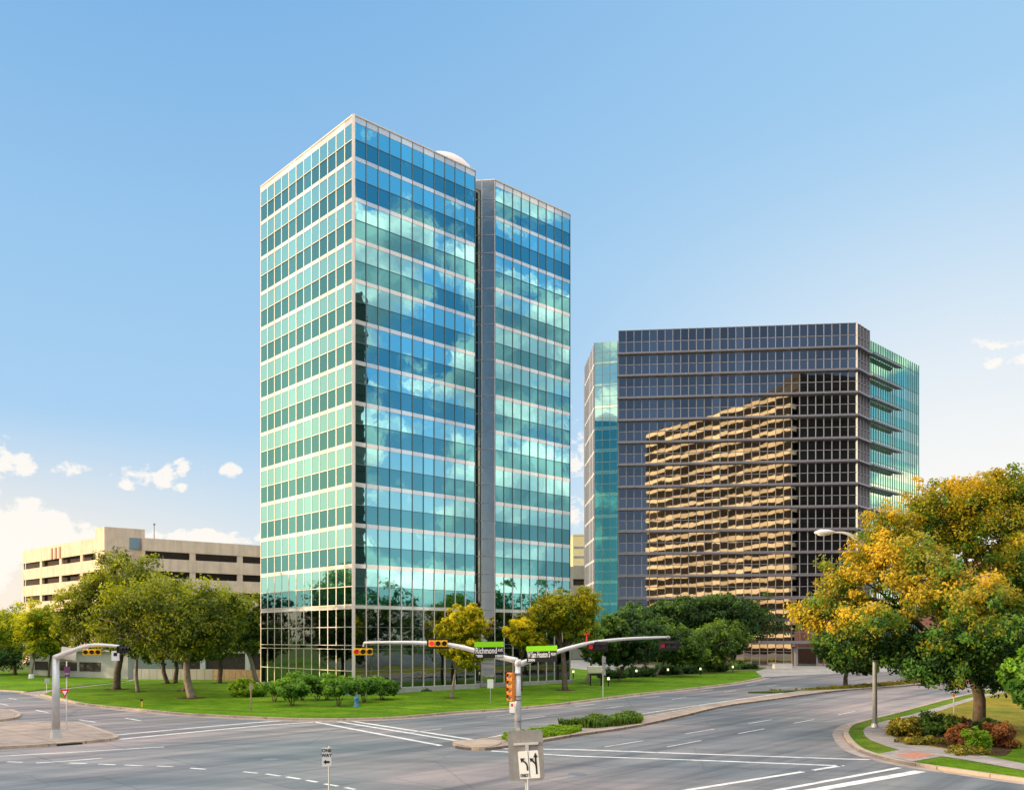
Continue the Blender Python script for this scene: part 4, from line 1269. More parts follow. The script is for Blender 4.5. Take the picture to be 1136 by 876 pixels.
for i, (bx, by, rx, ry, lab) in enumerate([
        (676, 752, 15, 7, 'dark low hedge shrub behind the cream sign'), (704, 750.5, 18, 7, 'dark low hedge shrub right of the route marker stack'),
        (735, 748, 18, 8, 'dark low hedge shrub below the broad grey-green tree'), (762, 747, 17, 8, 'dark low hedge shrub between the path lights'),
        (790, 745, 16, 7, 'dark low hedge shrub left of the drive'), (822, 742, 14, 6, 'dark low hedge shrub nearest the drive')]):
    tree('hedge_shrub', lab, (bx, by), [(bx, by - ry * 0.7, rx, ry), (bx + rx * 0.6, by - ry * 0.6, rx * 0.7, ry * 0.8)], 'lf_dark', 0.06, leaf=0.24, cl=0.5, seed=120 + i, group='dark hedge under the green trees', limbs=3, lobes=7, cat='shrub', split=0.3)
# --- far tree belts (one mass nobody could count), the trees mirrored in the glass, and an added belt for shade
def tree_belt(name, label, pts, h, w, mat, seed, leaf=0.7, n=40):
    rng = np.random.default_rng(seed)
    C_ = []
    for i in range(len(pts) - 1):
        a, b = np.array(pts[i]), np.array(pts[i + 1])
        L = np.linalg.norm(b - a)
        m = max(2, int(L / (w * 0.55)))
        for k in range(m):
            p = a + (b - a) * (k + rng.random()) / m
            hh = h * rng.uniform(0.6, 1.1)
            C_.append((p[0], p[1], T(p[1]) + hh * 0.58, w * rng.uniform(0.5, 0.8), w * 0.6, hh * 0.45))
    cen, rad, tin, _ = crown_clumps(C_, rng, 1.3, 0.3, 0.2, 7, 0.1)
    o = leaf_mesh(name, cen, rad, tin, 16, leaf, np.array([0, 0, -200.0]), M[mat], None, rng)
    tag(o, label, 'trees', kind='stuff')
    return o
tree_belt('distant_trees', 'dark distant wood along the skyline behind the buildings', [(-230, 215), (-130, 235), (-60, 250), (20, 260), (120, 235), (190, 215)], 13, 11, 'lf_far', 201, leaf=0.9)
tree_belt('distant_trees', 'trees beyond the crossing road at the far right', [(72, 118), (92, 112), (120, 100), (150, 85)], 10, 8, 'lf_dark', 202, leaf=0.6)
tree_belt('roadside_trees', 'trees along the road right of the view, mirrored in the tower', [(88, 128), (88, 108), (92, 88), (92, 66), (88, 44)], 19, 9, 'lf_dark', 203, leaf=0.6)
tree_belt('roadside_trees', 'trees left of the view, mirrored in the tower', [(-104, 142), (-108, 126), (-112, 110)], 20, 9, 'lf_far', 204, leaf=0.6)
tree_belt('roadside_trees', 'unseen trees added left of the view to shade the junction', [(-84, 10), (-86, 40), (-88, 70)], 20, 9, 'lf_far', 205, leaf=0.6)  # belt added out of view to keep the low sun off the junction

for px_, py_, r_ in ((213, 774, 1.3), (129, 764.5, 1.3), (205, 766, 1.0), (153, 767, 0.8), (243, 757.5, 1.0), (186, 758, 0.9), (500.5, 774, 0.8), (627, 765.5, 1.2), (650, 757.5, 0.9)):
    x_, y_ = G(px_, py_, 0.1)
    rg_ = np.random.default_rng(int(px_))
    slab('mulch', [(x_ + r_ * rg_.uniform(0.8, 1.25) * math.cos(2 * PI * i / 18), y_ + r_ * rg_.uniform(0.8, 1.25) * math.sin(2 * PI * i / 18)) for i in range(18)], 0.139, M['mulch'], 0)
# --- median planting and lawn tufts
def tufts(name, label, poly, n, h, mat, seed, z=0.14, w=0.03, clumps=None):
    rng = np.random.default_rng(seed)
    bm = [Vector(p) for p in poly]
    xs = [p[0] for p in poly]; ys = [p[1] for p in poly]
    def inside(x, y):
        c = False
        for i in range(len(poly)):
            (x1, y1), (x2, y2) = poly[i], poly[i - 1]
            if (y1 > y) != (y2 > y) and x < (x2 - x1) * (y - y1) / (y2 - y1) + x1:
                c = not c
        return c
    mb = MB()
    while n > 0:
        x, y = rng.uniform(min(xs), max(xs)), rng.uniform(min(ys), max(ys))
        if not inside(x, y):
            continue
        n -= 1
        zz = T(y) + z
        for k in range(9):
            a = rng.random() * 6.283
            l = h * rng.uniform(0.45, 1.1) * (0.75 + 0.35 * math.sin(x * 2.3 + y * 1.1) * math.sin(y * 1.9 - x))
            dx, dy = math.cos(a), math.sin(a)
            sx, sy = -dy * w, dx * w
            ox, oy = rng.normal() * 0.06, rng.normal() * 0.06
            r1, r2 = l * 0.25, l * rng.uniform(0.5, 0.8)
            mb.add([(x + ox - sx, y + oy - sy, zz), (x + ox + sx, y + oy + sy, zz), (x + ox + dx * r1 + sx, y + oy + dy * r1 + sy, zz + l * 0.7), (x + ox + dx * r1 - sx, y + oy + dy * r1 - sy, zz + l * 0.7), (x + ox + dx * r2, y + oy + dy * r2, zz + l * 0.8)],
                   [(0, 1, 2, 3), (3, 2, 4)])
    o = mb.build(name, mat)
    tag(o, label, 'plants', kind='stuff')
    me = o.data
    at = me.color_attributes.new('tint', 'FLOAT_COLOR', 'POINT')
    t = np.repeat(rng.random(len(me.vertices) // 5), 5)
    cc = np.ones((len(me.vertices), 4), dtype=np.float32)
    cc[:, 0] = t[:len(cc)]; cc[:, 1] = cc[:, 0]; cc[:, 2] = cc[:, 0]
    at.data.foreach_set('color', cc.ravel())
    return o
tufts('ground_cover', 'dark green grassy planting on the median', [G(620, 806.5), G(660, 802), G(700, 797.5), G(712, 799), G(711, 804.5), G(660, 809.5), G(636, 808.5)], 900, 0.75, M['lf_mid'], 301)
tufts('ground_cover', 'bright lime planting at the front of the median', [G(558, 820), G(575, 815.5), G(600, 811), G(634, 809.5), G(646, 812.5), G(630, 817), G(600, 820.5), G(565, 826)], 750, 0.42, M['lf_fresh'], 302)
tufts('ground_cover', 'rough grass on the tree median beyond the lamp post', [G(840, 768), G(938, 764.7), G(1000, 760), G(1040, 756), G(1000, 757.5), G(940, 762.8), G(892, 766)], 700, 0.35, M['lf_mixed'], 303, z=0.17)
# ------------------------------------------------------------------ street furniture
def gz(px, py, h=0.14):
    x, y = G(px, py, h)
    return x, y, T(y) + h

def disc(mb, c, r, yaw, off, n=14, t=0.03):
    mb.plate(c, yaw, [(r * math.cos(2 * PI * i / n), r * math.sin(2 * PI * i / n)) for i in range(n)], t, off=off)

def signal_head(root, c, yaw, horiz=True, housing='sig_yellow', backplate=True, lit=0, nl=3, s=1.0, lens='lens_red'):
    c = Vector(c)
    r = Vector((math.cos(yaw), math.sin(yaw), 0)); up = Vector((0, 0, 1)); n = Vector((math.sin(yaw), -math.cos(yaw), 0))
    ax = r if horiz else -up
    L = 0.36 * nl * s
    w, h = (L, 0.38 * s) if horiz else (0.38 * s, L)
    mb = MB()
    for i in range(nl):
        cc = c + ax * ((i - (nl - 1) / 2) * 0.36 * s)
        mb.obox(cc, r * 0.172 * s if horiz else r * 0.185 * s, n * 0.11 * s, up * 0.185 * s if horiz else up * 0.172 * s)
    mb.obox(c - n * 0.02, ax * (L / 2 - 0.03), n * 0.08 * s, (up if horiz else r) * 0.12 * s)
    hd = mb.build('signal_head', M[housing], root, bevel=0.02)
    if backplate:
        MB().plate(c, yaw, rrect(w + 0.2 * s, h + 0.2 * s, 0.04), 0.02, off=-0.06).build('backplate', M['black'], hd)
    for i in range(nl):
        cc = c + ax * ((i - (nl - 1) / 2) * 0.36 * s)
        lb = MB(); disc(lb, cc, 0.135 * s, yaw, 0.125 * s)
        lb.build('lens', M[lens] if i == lit else M['lens_off'], hd)
        # cut-away visor over the lens
        vb = MB(); k = 9
        vs, fs = [], []
        for j in range(k):
            a = R(-20 + 220 * j / (k - 1))
            p = cc + r * (0.155 * s * math.cos(a)) + up * (0.155 * s * math.sin(a))
            vs += [p + n * 0.11 * s, p + n * (0.18 + 0.14 * max(0, math.sin(a))) * s]
        for j in range(k - 1):
            fs.append((2 * j, 2 * j + 2, 2 * j + 3, 2 * j + 1))
        vb.add(vs, fs)
        vb.build('visor', M['black'] if housing == 'black' else M[housing], hd)
    return hd

def arc(pts, n=6):
    out = []
    for i in range(len(pts) - 1):
        p0, p1, p2, p3 = (Vector(pts[max(i - 1, 0)]), Vector(pts[i]), Vector(pts[i + 1]), Vector(pts[min(i + 2, len(pts) - 1)]))
        for k in range(n):
            t = k / n
            out.append(0.5 * ((2 * p1) + (p2 - p0) * t + (2 * p0 - 5 * p1 + 4 * p2 - p3) * t * t + (3 * p1 - p0 - 3 * p2 + p3) * t ** 3))
    out.append(Vector(pts[-1]))
    return out

# central mast with two arms
mx_, my_, mz_ = gz(574.5, 823)
def at_mast(px, py, dy=0.0):
    y = my_ + dy
    return Vector((PX(px, y), y, Z(py, y)))
cm = thing('signal_mast', 'grey two-armed traffic signal mast with street name signs on the median', 'traffic light', (mx_, my_, mz_))
MB().tube([(mx_, my_, mz_), (mx_, my_, mz_ + 0.12)], 0.36, 16).build('base_plate', M['galv'], cm)
MB().tube([(mx_, my_, mz_), (mx_, my_, Z(733, my_))], [0.21, 0.155], 16).build('pole', M['galv'], cm, True)
MB().tube([(mx_, my_, Z(738, my_)), (mx_, my_, Z(731, my_))], 0.19, 16).build('mast_collar', M['galv_warm'], cm, True)
DL = lambda px: (574 - px) * 0.012       # arm recedes a little to the left
DR = lambda px: (px - 574) * 0.03
la = arc([at_mast(p, q, DL(p)) for p, q in ((574, 732.5), (540, 725), (505, 716), (470, 712.8), (435, 712.2), (404, 712.5))], 5)
MB().tube(la, [0.17 - 0.10 * i / (len(la) - 1) for i in range(len(la))], 12).build('arm', M['galv_warm'], cm, True)
ra = arc([at_mast(p, q, DR(p)) for p, q in ((574, 737), (600, 728.5), (630, 719), (660, 712), (700, 708), (743, 706.5))], 5)
MB().tube(ra, [0.17 - 0.10 * i / (len(ra) - 1) for i in range(len(ra))], 12).build('arm', M['galv_warm'], cm, True)
e = at_mast(403, 717, DL(403))
MB().tube([at_mast(404, 712, DL(404)), e], 0.05, 8).build('hanger', M['galv'], cm)
signal_head(cm, at_mast(402.5, 722.5, DL(403) - 0.15), R(14), True, 'sig_yellow', False, 0, lens='lens_red', s=1.05)
signal_head(cm, at_mast(486, 713.5, DL(486) - 0.22), R(4), True, 'sig_yellow', True, 0, lens='lens_lit')
signal_head(cm, at_mast(662.5, 717, DR(662) - 0.3), R(-10), True, 'black', True, 0, lens='lens_red')
signal_head(cm, at_mast(742, 715.5, DR(742) - 0.25), R(-14), True, 'black', True, 0, lens='lens_dim')
signal_head(cm, at_mast(567, 761, 0.0) + Vector((-0.02, -0.1, 0)), R(-42), False, 'sig_orange', False, -1, nl=4, s=1.1)
for q in (748, 774):
    MB().tube([at_mast(567, q), at_mast(574, q)], 0.04, 6).build('bracket', M['galv'], cm)
p = at_mast(568, 784, -0.24)
ps = MB().plate(p, R(-12), rrect(0.3, 0.62, 0.03), 0.01).build('push_button_sign', M['sign_white'], cm)
MB().plate(p + Vector((0, 0, 0.12)), R(-12), rrect(0.12, 0.16, 0.02), 0.004, off=0.006).build('hand_symbol', M['sign_red'], ps)
# street name signs hanging on the arms
def name_sign(c, yaw, w, txt, suffix, small_l, small_r, tilt=0.0):
    c = Vector(c)
    pl = MB().plate(c, yaw, rrect(w, 0.62, 0.03), 0.015, tilt).build('street_name_sign', M['sign_black'], cm)
    r = Vector((math.cos(yaw), math.sin(yaw), 0)); n = Vector((math.sin(yaw), -math.cos(yaw), 0)); up = Vector((0, 0, 1))
    MB().plate(c + up * 0.46, yaw, rrect(w + 0.03, 0.30, 0.03), 0.02, tilt).build('name_panel', M['sign_green'], pl)
    f = n * 0.012
    text(txt, 0.46, M['sign_white'], pl, c + up * 0.10 - r * w * 0.10 + f, yaw, tilt, bold=0.010, wmax=w * 0.74)
    text(suffix, 0.24, M['sign_white'], pl, c + up * 0.13 + r * w * 0.39 + f, yaw, tilt, bold=0.006, wmax=w * 0.18)
    if small_l:
        text(small_l, 0.2, M['sign_white'], pl, c - up * 0.2 - r * w * 0.34 + f, yaw, tilt, bold=0.006, wmax=w * 0.24)
    if small_r:
        text(small_r, 0.2, M['sign_white'], pl, c - up * 0.2 + r * w * 0.34 + f, yaw, tilt, bold=0.006, wmax=w * 0.26)
name_sign(at_mast(542.5, 723.5, -0.3), R(6), 1.62, 'Richmond', 'AVE', '9800', '10000', R(0.5))
name_sign(at_mast(601, 728, -0.25), R(-8), 1.72, 'W Sam Houston S', 'PKWY', '3000', '', R(2.0))
mb = MB(); p = at_mast(651, 706, DR(651)); mb.tube([p - Vector((0, 0, 0.3)), p + Vector((0, 0, 0.12))], 0.05, 8); mb.obox(p + Vector((0.02, 0, 0.17)), (0.13, 0, 0.02), (0, 0.08, 0), (0, 0, 0.06))
mb.build('detector_camera', M['sign_red'], cm)

mb = MB()
for i in range(4):
    a_ = R(45 + 90 * i)
    mb.tube([(mx_ + 0.29 * math.cos(a_), my_ + 0.29 * math.sin(a_), mz_ + 0.1), (mx_ + 0.29 * math.cos(a_), my_ + 0.29 * math.sin(a_), mz_ + 0.22)], 0.035, 6)
mb.build('anchor_bolt', M['fin'], cm)
for z_ in (mz_ + 1.2, mz_ + 2.6, Z(776, my_), Z(747, my_)):
    MB().tube([(mx_, my_, z_ - 0.04), (mx_, my_, z_ + 0.04)], 0.212, 14).build('pole_band', M['fin'], cm)
for px_, arm_, d_ in ((486, 713.9, DL(486)), (530, 722.3, DL(530)), (555, 728.5, DL(555)), (590, 732.0, DR(590)), (612, 724.8, DR(612)), (662, 711.8, DR(662)), (741, 706.8, DR(741))):
    p_ = at_mast(px_, arm_, d_)
    MB().tube([p_ - Vector((0.05, 0, 0)), p_ + Vector((0.05, 0, 0))], 0.15 if abs(px_ - 574) < 60 else 0.12, 10).build('arm_clamp', M['fin'], cm)
MB().box(mx_ - 0.12, mx_ + 0.12, my_ - 0.25, my_ - 0.17, mz_ + 0.45, mz_ + 0.85).build('hand_hole_cover', M['galv_warm'], cm)
# left mast
lx, ly, lz = gz(62, 818)
def at_l(px, py, dy=0.0):
    y = ly + dy
    return Vector((PX(px, y), y, Z(py, y)))
lm = thing('signal_mast', 'grey single-armed traffic signal mast on the left island', 'traffic light', (lx, ly, lz))
MB().tube([(lx, ly, lz), (lx, ly, lz + 0.5)], [0.34, 0.28], 8).build('base_cover', M['galv'], lm)
MB().tube([(lx, ly, lz + 0.3), (lx, ly, Z(727, ly))], [0.24, 0.18], 14).build('pole', M['galv'], lm, True)
aa = arc([at_l(p, q, d_) for p, q, d_ in ((61.5, 729, 0), (78, 722.5, -0.4), (94, 717, -0.8), (108, 715, -1.1), (132, 716.5, -1.6))], 6)
MB().tube(aa, [0.18 - 0.10 * i / (len(aa) - 1) for i in range(len(aa))], 12).build('arm', M['galv_warm'], lm, True)
signal_head(lm, at_l(102, 723, -1.2), R(20), True, 'sig_yellow', False, -1, s=0.9)
signal_head(lm, at_l(137, 720, -1.8), R(72), True, 'black', True, -1, s=0.7)
p = at_l(128, 727, -1.75)
hp = MB().plate(p, R(6), rrect(0.44, 0.56, 0.03), 0.02).build('hanging_sign', M['sign_white'], lm)
MB().plate(p + Vector((0, 0, 0.08)), R(6), rrect(0.2, 0.2, 0.02), 0.004, off=0.006).build('sign_symbol', M['sign_black'], hp)
MB().plate(at_l(76, 724.5, 0.1), R(8), rrect(0.86, 0.72, 0.03), 0.02, R(-8)).build('back_sign', M['sign_cream'], lm)

def post_sign(name, label, base, top_py, r=0.035, mat='galv', group=None, cat='sign', h=0.14):
    x, y, z = gz(*base, h)
    t_ = thing(name, label, cat, (x, y, z), group)
    MB().tube([(x, y, z - 0.1), (x, y, Z(top_py, y))], r, 8).build('post', M[mat], t_)
    def at(px, py, dy=-0.06):
        return Vector((PX(px, y + dy), y + dy, Z(py, y + dy)))
    return t_, at, y
# yield sign
ys, at, y = post_sign('yield_sign', 'red and white triangular yield sign on the left island post', (74, 809), 733, 0.04)
k = y / FOC
tri = lambda s: [(-s, s * 0.85), (s, s * 0.85), (0, -s)]
yp = MB().plate(at(71.8, 768.5), R(4), tri(0.30), 0.015).build('sign_panel', M['sign_red'], ys)
MB().plate(at(71.8, 768.2), R(4), tri(0.15), 0.004, off=0.006).build('sign_centre', M['sign_white'], yp)
MB().plate(at(74.5, 742.5), R(30), rrect(0.34, 0.40, 0.02), 0.015).build('sign_back', M['sign_purple'], ys)
MB().plate(at(74.8, 749), R(30), rrect(0.30, 0.16, 0.02), 0.015).build('sign_back', M['sign_purple'], ys)

# foreground one way sign
ow, at, y = post_sign('one_way_sign', 'white one way sign with a black left arrow in the foreground', (365, 908), 827, 0.03, h=0.0)
p = at(362.4, 839)
op = MB().plate(p, R(8), rrect(0.30, 0.62, 0.02), 0.012).build('sign_panel', M['sign_white'], ow)
text('ONE', 0.15, M['sign_black'], op, p + Vector((0, -0.012, 0.21)), R(8), bold=0.004)
text('WAY', 0.15, M['sign_black'], op, p + Vector((0, -0.012, 0.05)), R(8), bold=0.004)
arr = [(-0.11, 0), (-0.02, 0.085), (-0.02, 0.035), (0.10, 0.035), (0.10, -0.035), (-0.02, -0.035), (-0.02, -0.085)]
MB().plate(p + Vector((0, 0, -0.17)), R(8), arr, 0.003, off=0.005).build('arrow', M['sign_black'], op)

# large sign seen from behind and the lane-use sign in front of it
bs, at, y = post_sign('large_sign_back', 'bare grey back of a large sign behind the lane arrows sign', (584, 936), 812, 0.04, h=0.0)
p = at(583.5, 837.5, -0.12)
bp_ = MB().plate(p, R(-6), rrect(1.02, 1.46, 0.09), 0.02, R(2.5)).build('sign_panel', M['raw_alu'], bs)
q = at(583.5, 824.5, -0.16)
MB().obox(q, Vector((0.36, -0.04, 0.022)), Vector((0.002, 0.03, 0)), Vector((0, 0, 0.03))).build('bracket', M['galv_warm'], bp_)
MB().obox(q + Vector((0.03, 0.0, -0.12)), Vector((0.05, 0, 0)), Vector((0, 0.03, 0)), Vector((0, 0, 0.14))).build('bracket', M['galv_warm'], bp_)
MB().plate(at(600, 829, -0.14), R(-6), [(-0.04, -0.12), (0.05, -0.09), (0.05, 0.16), (-0.02, 0.06)], 0.004, R(2.5)).build('sticker', M['sign_white'], bp_)
ls, at, y = post_sign('lane_arrow_sign', 'white lane sign with two black turn arrows reading ONLY', (585.8, 962), 834, 0.03, h=0.0, mat='galv_warm')
s_ = y / FOC
yaw, tl = R(-8), R(5)
pc_ = at(586.8, 847.6, -0.1)
lsp = MB().plate(pc_, yaw, rrect(22.6 * s_, 30.5 * s_, 0.03), 0.012, tl).build('sign_panel', M['sign_white'], ls)
MB().plate(pc_, yaw, [(-0.25 * s_, -14.6 * s_), (0.25 * s_, -14.6 * s_), (0.25 * s_, 14.6 * s_), (-0.25 * s_, 14.6 * s_)], 0.003, tl, 0.005).build('divider', M['sign_black'], lsp)
rv = Vector((math.cos(yaw) * math.cos(tl), math.sin(yaw) * math.cos(tl), math.sin(tl)))
def thick(pts, w):
    L, R_ = ribbon(pts, w)
    return L + R_[::-1]
pl = pc_ - rv * 5.6 * s_
u = s_
curve = [(3.6 * u, -6.5 * u), (3.4 * u, -1 * u), (2.0 * u, 2.2 * u), (-0.6 * u, 4.6 * u)]
MB().plate(pl, yaw, thick(smooth_line(curve, 4), 1.7 * u), 0.003, tl, 0.006).build('arrow_shaft', M['sign_black'], lsp)
MB().plate(pl, yaw, [(-3.6 * u, 7.6 * u), (1.6 * u, 7.4 * u), (-2.6 * u, 2.6 * u)], 0.003, tl, 0.009).build('arrow_head', M['sign_black'], lsp)
text('ONLY', 0.115, M['sign_black'], lsp, pl + Vector((0.01, -0.014, -11.6 * u)), yaw, tl, bold=0.003, wmax=9 * u)
pr = pc_ + rv * 5.6 * s_
MB().plate(pr, yaw, thick([(2.4 * u, -11 * u), (2.4 * u, 8 * u)], 1.8 * u), 0.003, tl, 0.006).build('arrow_shaft', M['sign_black'], lsp)
MB().plate(pr, yaw, [(0.0 * u, 7.5 * u), (4.8 * u, 7.5 * u), (2.4 * u, 13 * u)], 0.003, tl, 0.009).build('arrow_head', M['sign_black'], lsp)
MB().plate(pr, yaw, thick(smooth_line([(2.2 * u, -3 * u), (1.6 * u, 0.5 * u), (-1.6 * u, 4.4 * u)], 4), 1.6 * u), 0.003, tl, 0.012).build('arrow_shaft', M['sign_black'], lsp)
MB().plate(pr, yaw, [(-4.4 * u, 7.2 * u), (0.2 * u, 6.6 * u), (-3.2 * u, 2.6 * u)], 0.003, tl, 0.015).build('arrow_head', M['sign_black'], lsp)

# small signs and posts on the lawns
s1, at, y = post_sign('parking_sign', 'small white sign on a thin post before the tower', (544, 778), 753, 0.03)
MB().plate(at(544, 758), R(5), rrect(0.55, 0.82, 0.03), 0.015).build('sign_panel', M['sign_white'], s1)
s2, at, y = post_sign('route_marker', 'tall stack of grey route marker backs on a post by the kerb', (669, 774), 727, 0.04)
for py_, h_ in ((731.5, 0.62), (739, 0.5), (746, 0.5)):
    MB().plate(at(670, py_), R(25), rrect(0.40, h_, 0.03), 0.015).build('sign_back', M['garage_grey'], s2)
mon = thing('monument_sign', 'cream monument sign board on black legs by the tower', 'sign', (*G(660, 760, 0.13), T(110) + 0.13))
ym = G(660, 760, 0.13)[1]
MB().box(PX(651.5, ym), PX(668.5, ym), ym - 0.2, ym + 0.2, Z(746.5, ym), Z(738.2, ym)).build('sign_board', M['sign_cream'], mon, bevel=0.1)
for p_ in (655, 667):
    MB().box(PX(p_ - 0.8, ym), PX(p_ + 0.8, ym), ym - 0.12, ym + 0.12, T(ym), Z(746.7, ym)).build('leg', M['black'], mon)
MB().box(PX(655, ym), PX(667, ym), ym - 0.1, ym + 0.1, Z(748.8, ym), Z(746.7, ym)).build('cross_rail', M['black'], mon)

x, y, z = gz(395.5, 783.5)
hy = thing('fire_hydrant', 'blue fire hydrant on the lawn below the small bushy trees', 'hydrant', (x, y, z))
mb = MB()
prof = [(0, 0.24), (0.06, 0.24), (0.08, 0.16), (0.62, 0.15), (0.66, 0.19), (0.72, 0.19), (0.86, 0.13), (0.92, 0.05), (0.98, 0.05)]
mb.tube([(x, y, z + a) for a, _ in prof], [b * 1.15 for _, b in prof], 14)
mb.build('barrel', M['hydrant'], hy, True)
MB().tube([(x - 0.27, y, z + 0.5), (x + 0.27, y, z + 0.5)], 0.085, 10).build('outlet', M['hydrant'], hy)
MB().tube([(x, y - 0.26, z + 0.46), (x, y, z + 0.46)], 0.11, 10).build('outlet', M['hydrant'], hy)

wp, at, y = post_sign('wooden_post', 'weathered post marker before the rounded shrub', (278.5, 788), 757, 0.06, 'wood', cat='post')
MB().plate(at(278.5, 761), R(5), rrect(0.3, 0.5, 0.03), 0.03).build('marker_plate', M['wood'], wp)
ym_, at, y = post_sign('marker_post', 'yellow utility marker post on the left lawn', (157.5, 783.5), 774.5, 0.06, 'sig_yellow', cat='post')
MB().plate(at(157, 776), R(0), rrect(0.22, 0.2, 0.03), 0.03).build('marker_plate', M['black'], ym_)
om, at, y = post_sign('marker_post', 'orange-topped thin marker post on the right lawn', (1058, 791.5), 770, 0.05, 'sign_cream', cat='post')
MB().plate(at(1058, 770.5), R(0), rrect(0.2, 0.24, 0.03), 0.03).build('marker_plate', M['sig_orange'], om)
pk, at, y = post_sign('speed_sign', 'small grey sign on a thin post left of the left mast', (52, 768), 752, 0.03)
MB().plate(at(52, 755), R(20), rrect(0.45, 0.5, 0.03), 0.015).build('sign_panel', M['galv'], pk)
x, y, z = gz(34.8, 752)
MB().tube([(x, y - 0.02, z), (x, y - 0.02, z + 0.55)], [0.36, 0.30], 10).build('painted_foot', M['white_post'], bpy.data.objects['young_tree'])

# street lamp
x, y, z = gz(970.5, 806)
sl_ = thing('street_lamp', 'tall grey street lamp whose double arm reaches left through the golden tree', 'street lamp', (x, y, z))
MB().tube([(x, y, z), (x, y, z + 0.25)], [0.26, 0.2], 12).build('base', M['galv'], sl_)
zt_ = Z(612, y)
MB().tube([(x, y, z), (x, y, zt_)], [0.16, 0.10], 14).build('pole', M['galv'], sl_, True)
def at_s(px, py):
    return Vector((PX(px, y), y, Z(py, y)))
MB().tube(arc([at_s(970.5, 620), at_s(955, 603), at_s(940, 592.5), at_s(924, 590.2)], 5), 0.055, 8).build('arm', M['lamp_head'], sl_, True)
MB().tube(arc([at_s(970.5, 613), at_s(955, 599), at_s(940, 591), at_s(928, 590)], 5), 0.045, 8).build('arm', M['lamp_head'], sl_, True)
mb = MB()
h0, h1 = at_s(926, 590), at_s(903.5, 590.5)
mb.tube([h0, h0.lerp(h1, 0.3), h0.lerp(h1, 0.7), h1], [0.08, 0.19, 0.21, 0.06], 12)
lh = mb.build('lamp_head', M['lamp_head'], sl_, True)
MB().sphere(h0.lerp(h1, 0.62) - Vector((0, 0, 0.14)), 0.32, 0.14, 0.10, 12, 8).build('lamp_glass', M['sign_white'], lh, True)

# low path lights along the drive
def path_light(px, py, lab, first=None):
    x, y, z = gz(px, py, 0.13)
    if first is None:
        t_ = thing('path_light', lab, 'path light', (x, y, z), 'low path lights under the green trees')
        MB().tube([(x, y, z - 0.05), (x, y, z + 0.75)], 0.07, 8).build('post', M['black'], t_)
        MB().tube([(x, y, z + 0.75), (x, y, z + 1.05)], 0.13, 8).build('lamp', M['lamp_white'], t_)
        MB().tube([(x, y, z + 1.05), (x, y, z + 1.12)], [0.16, 0.08], 8).build('cap', M['black'], t_)
        return t_
    r_ = first.copy(); col.objects.link(r_); r_.location = (x, y, z); r_['label'] = lab
    for ch in first.children:
        c_ = ch.copy(); col.objects.link(c_); c_.parent = r_
    return r_
pl0 = None
for px_, py_, lab in [(636, 752, 'path light at the right end of the teal tower'), (675, 761, 'path light on the grass below the cream sign'), (706, 751, 'path light right of the route marker stack'),
                      (741, 749.5, 'path light under the broad grey-green tree'), (777, 748.5, 'path light fourth from the drive mouth'), (813, 746, 'path light at the drive mouth'),
                      (836, 735, 'path light left of the many-stemmed oak'), (862, 734, 'path light right of the many-stemmed oak'), (886, 734, 'path light beside the lobby doors')]:
    t_ = path_light(px_, py_, lab, pl0)
    pl0 = pl0 or t_
x, y, z = gz(868, 741, 0.05)
pw = thing('planter', 'low white concrete planter box on the entrance drive', 'planter', (x, y, z))
mb = MB()
for x0, x1, y0, y1 in ((-1.5, 1.5, -0.6, -0.45), (-1.5, 1.5, 0.45, 0.6), (-1.5, -1.35, -0.45, 0.45), (1.35, 1.5, -0.45, 0.45)):
    mb.box(x + x0, x + x1, y + y0, y + y1, z, z + 0.8)
mb.build('box', M['white_wall'], pw)
MB().box(x - 1.34, x + 1.34, y - 0.44, y + 0.44, z, z + 0.7).build('soil', M['mulch'], pw)

# ------------------------------------------------------------------ sky, sun, camera
SUN_AZ, SUN_EL = -98.0, 8.0
FILL_CLOUD = (2.5, 2.38, 2.25)
w = bpy.data.worlds.new('World')
scene.world = w
w.use_nodes = True
nt = w.node_tree
for n in list(nt.nodes):
    nt.nodes.remove(n)
out = nt.nodes.new('ShaderNodeOutputWorld')
bg = nt.nodes.new('ShaderNodeBackground')
bg.inputs['Strength'].default_value = 0.1
sky = nt.nodes.new('ShaderNodeTexSky')
sky.sky_type = 'NISHITA'
sky.sun_disc = False
sky.sun_elevation = R(SUN_EL)
sky.sun_rotation = R(SUN_AZ % 360)
tc = nt.nodes.new('ShaderNodeTexCoord')
sp = nt.nodes.new('ShaderNodeSeparateXYZ')
nt.links.new(tc.outputs['Generated'], sp.inputs[0])
DX, DY, DZ = sp.outputs
def sstep(v, a, b):
    n = nt.nodes.new('ShaderNodeMapRange')
    n.interpolation_type = 'SMOOTHSTEP'
    n.inputs[1].default_value = a; n.inputs[2].default_value = b
    nt.links.new(v, n.inputs[0])
    return n.outputs[0]
zel = math_n(nt, 'MAXIMUM', DZ, 0.0)
grad = ramp(nt, [(0.0, (0.95, 0.90, 0.84)), (0.09, (0.72, 0.84, 0.93)), (0.22, (0.42, 0.67, 0.94)), (0.38, (0.335, 0.60, 0.90)), (0.58, (0.215, 0.475, 0.83)), (1.0, (0.13, 0.36, 0.72))], zel).outputs[0]
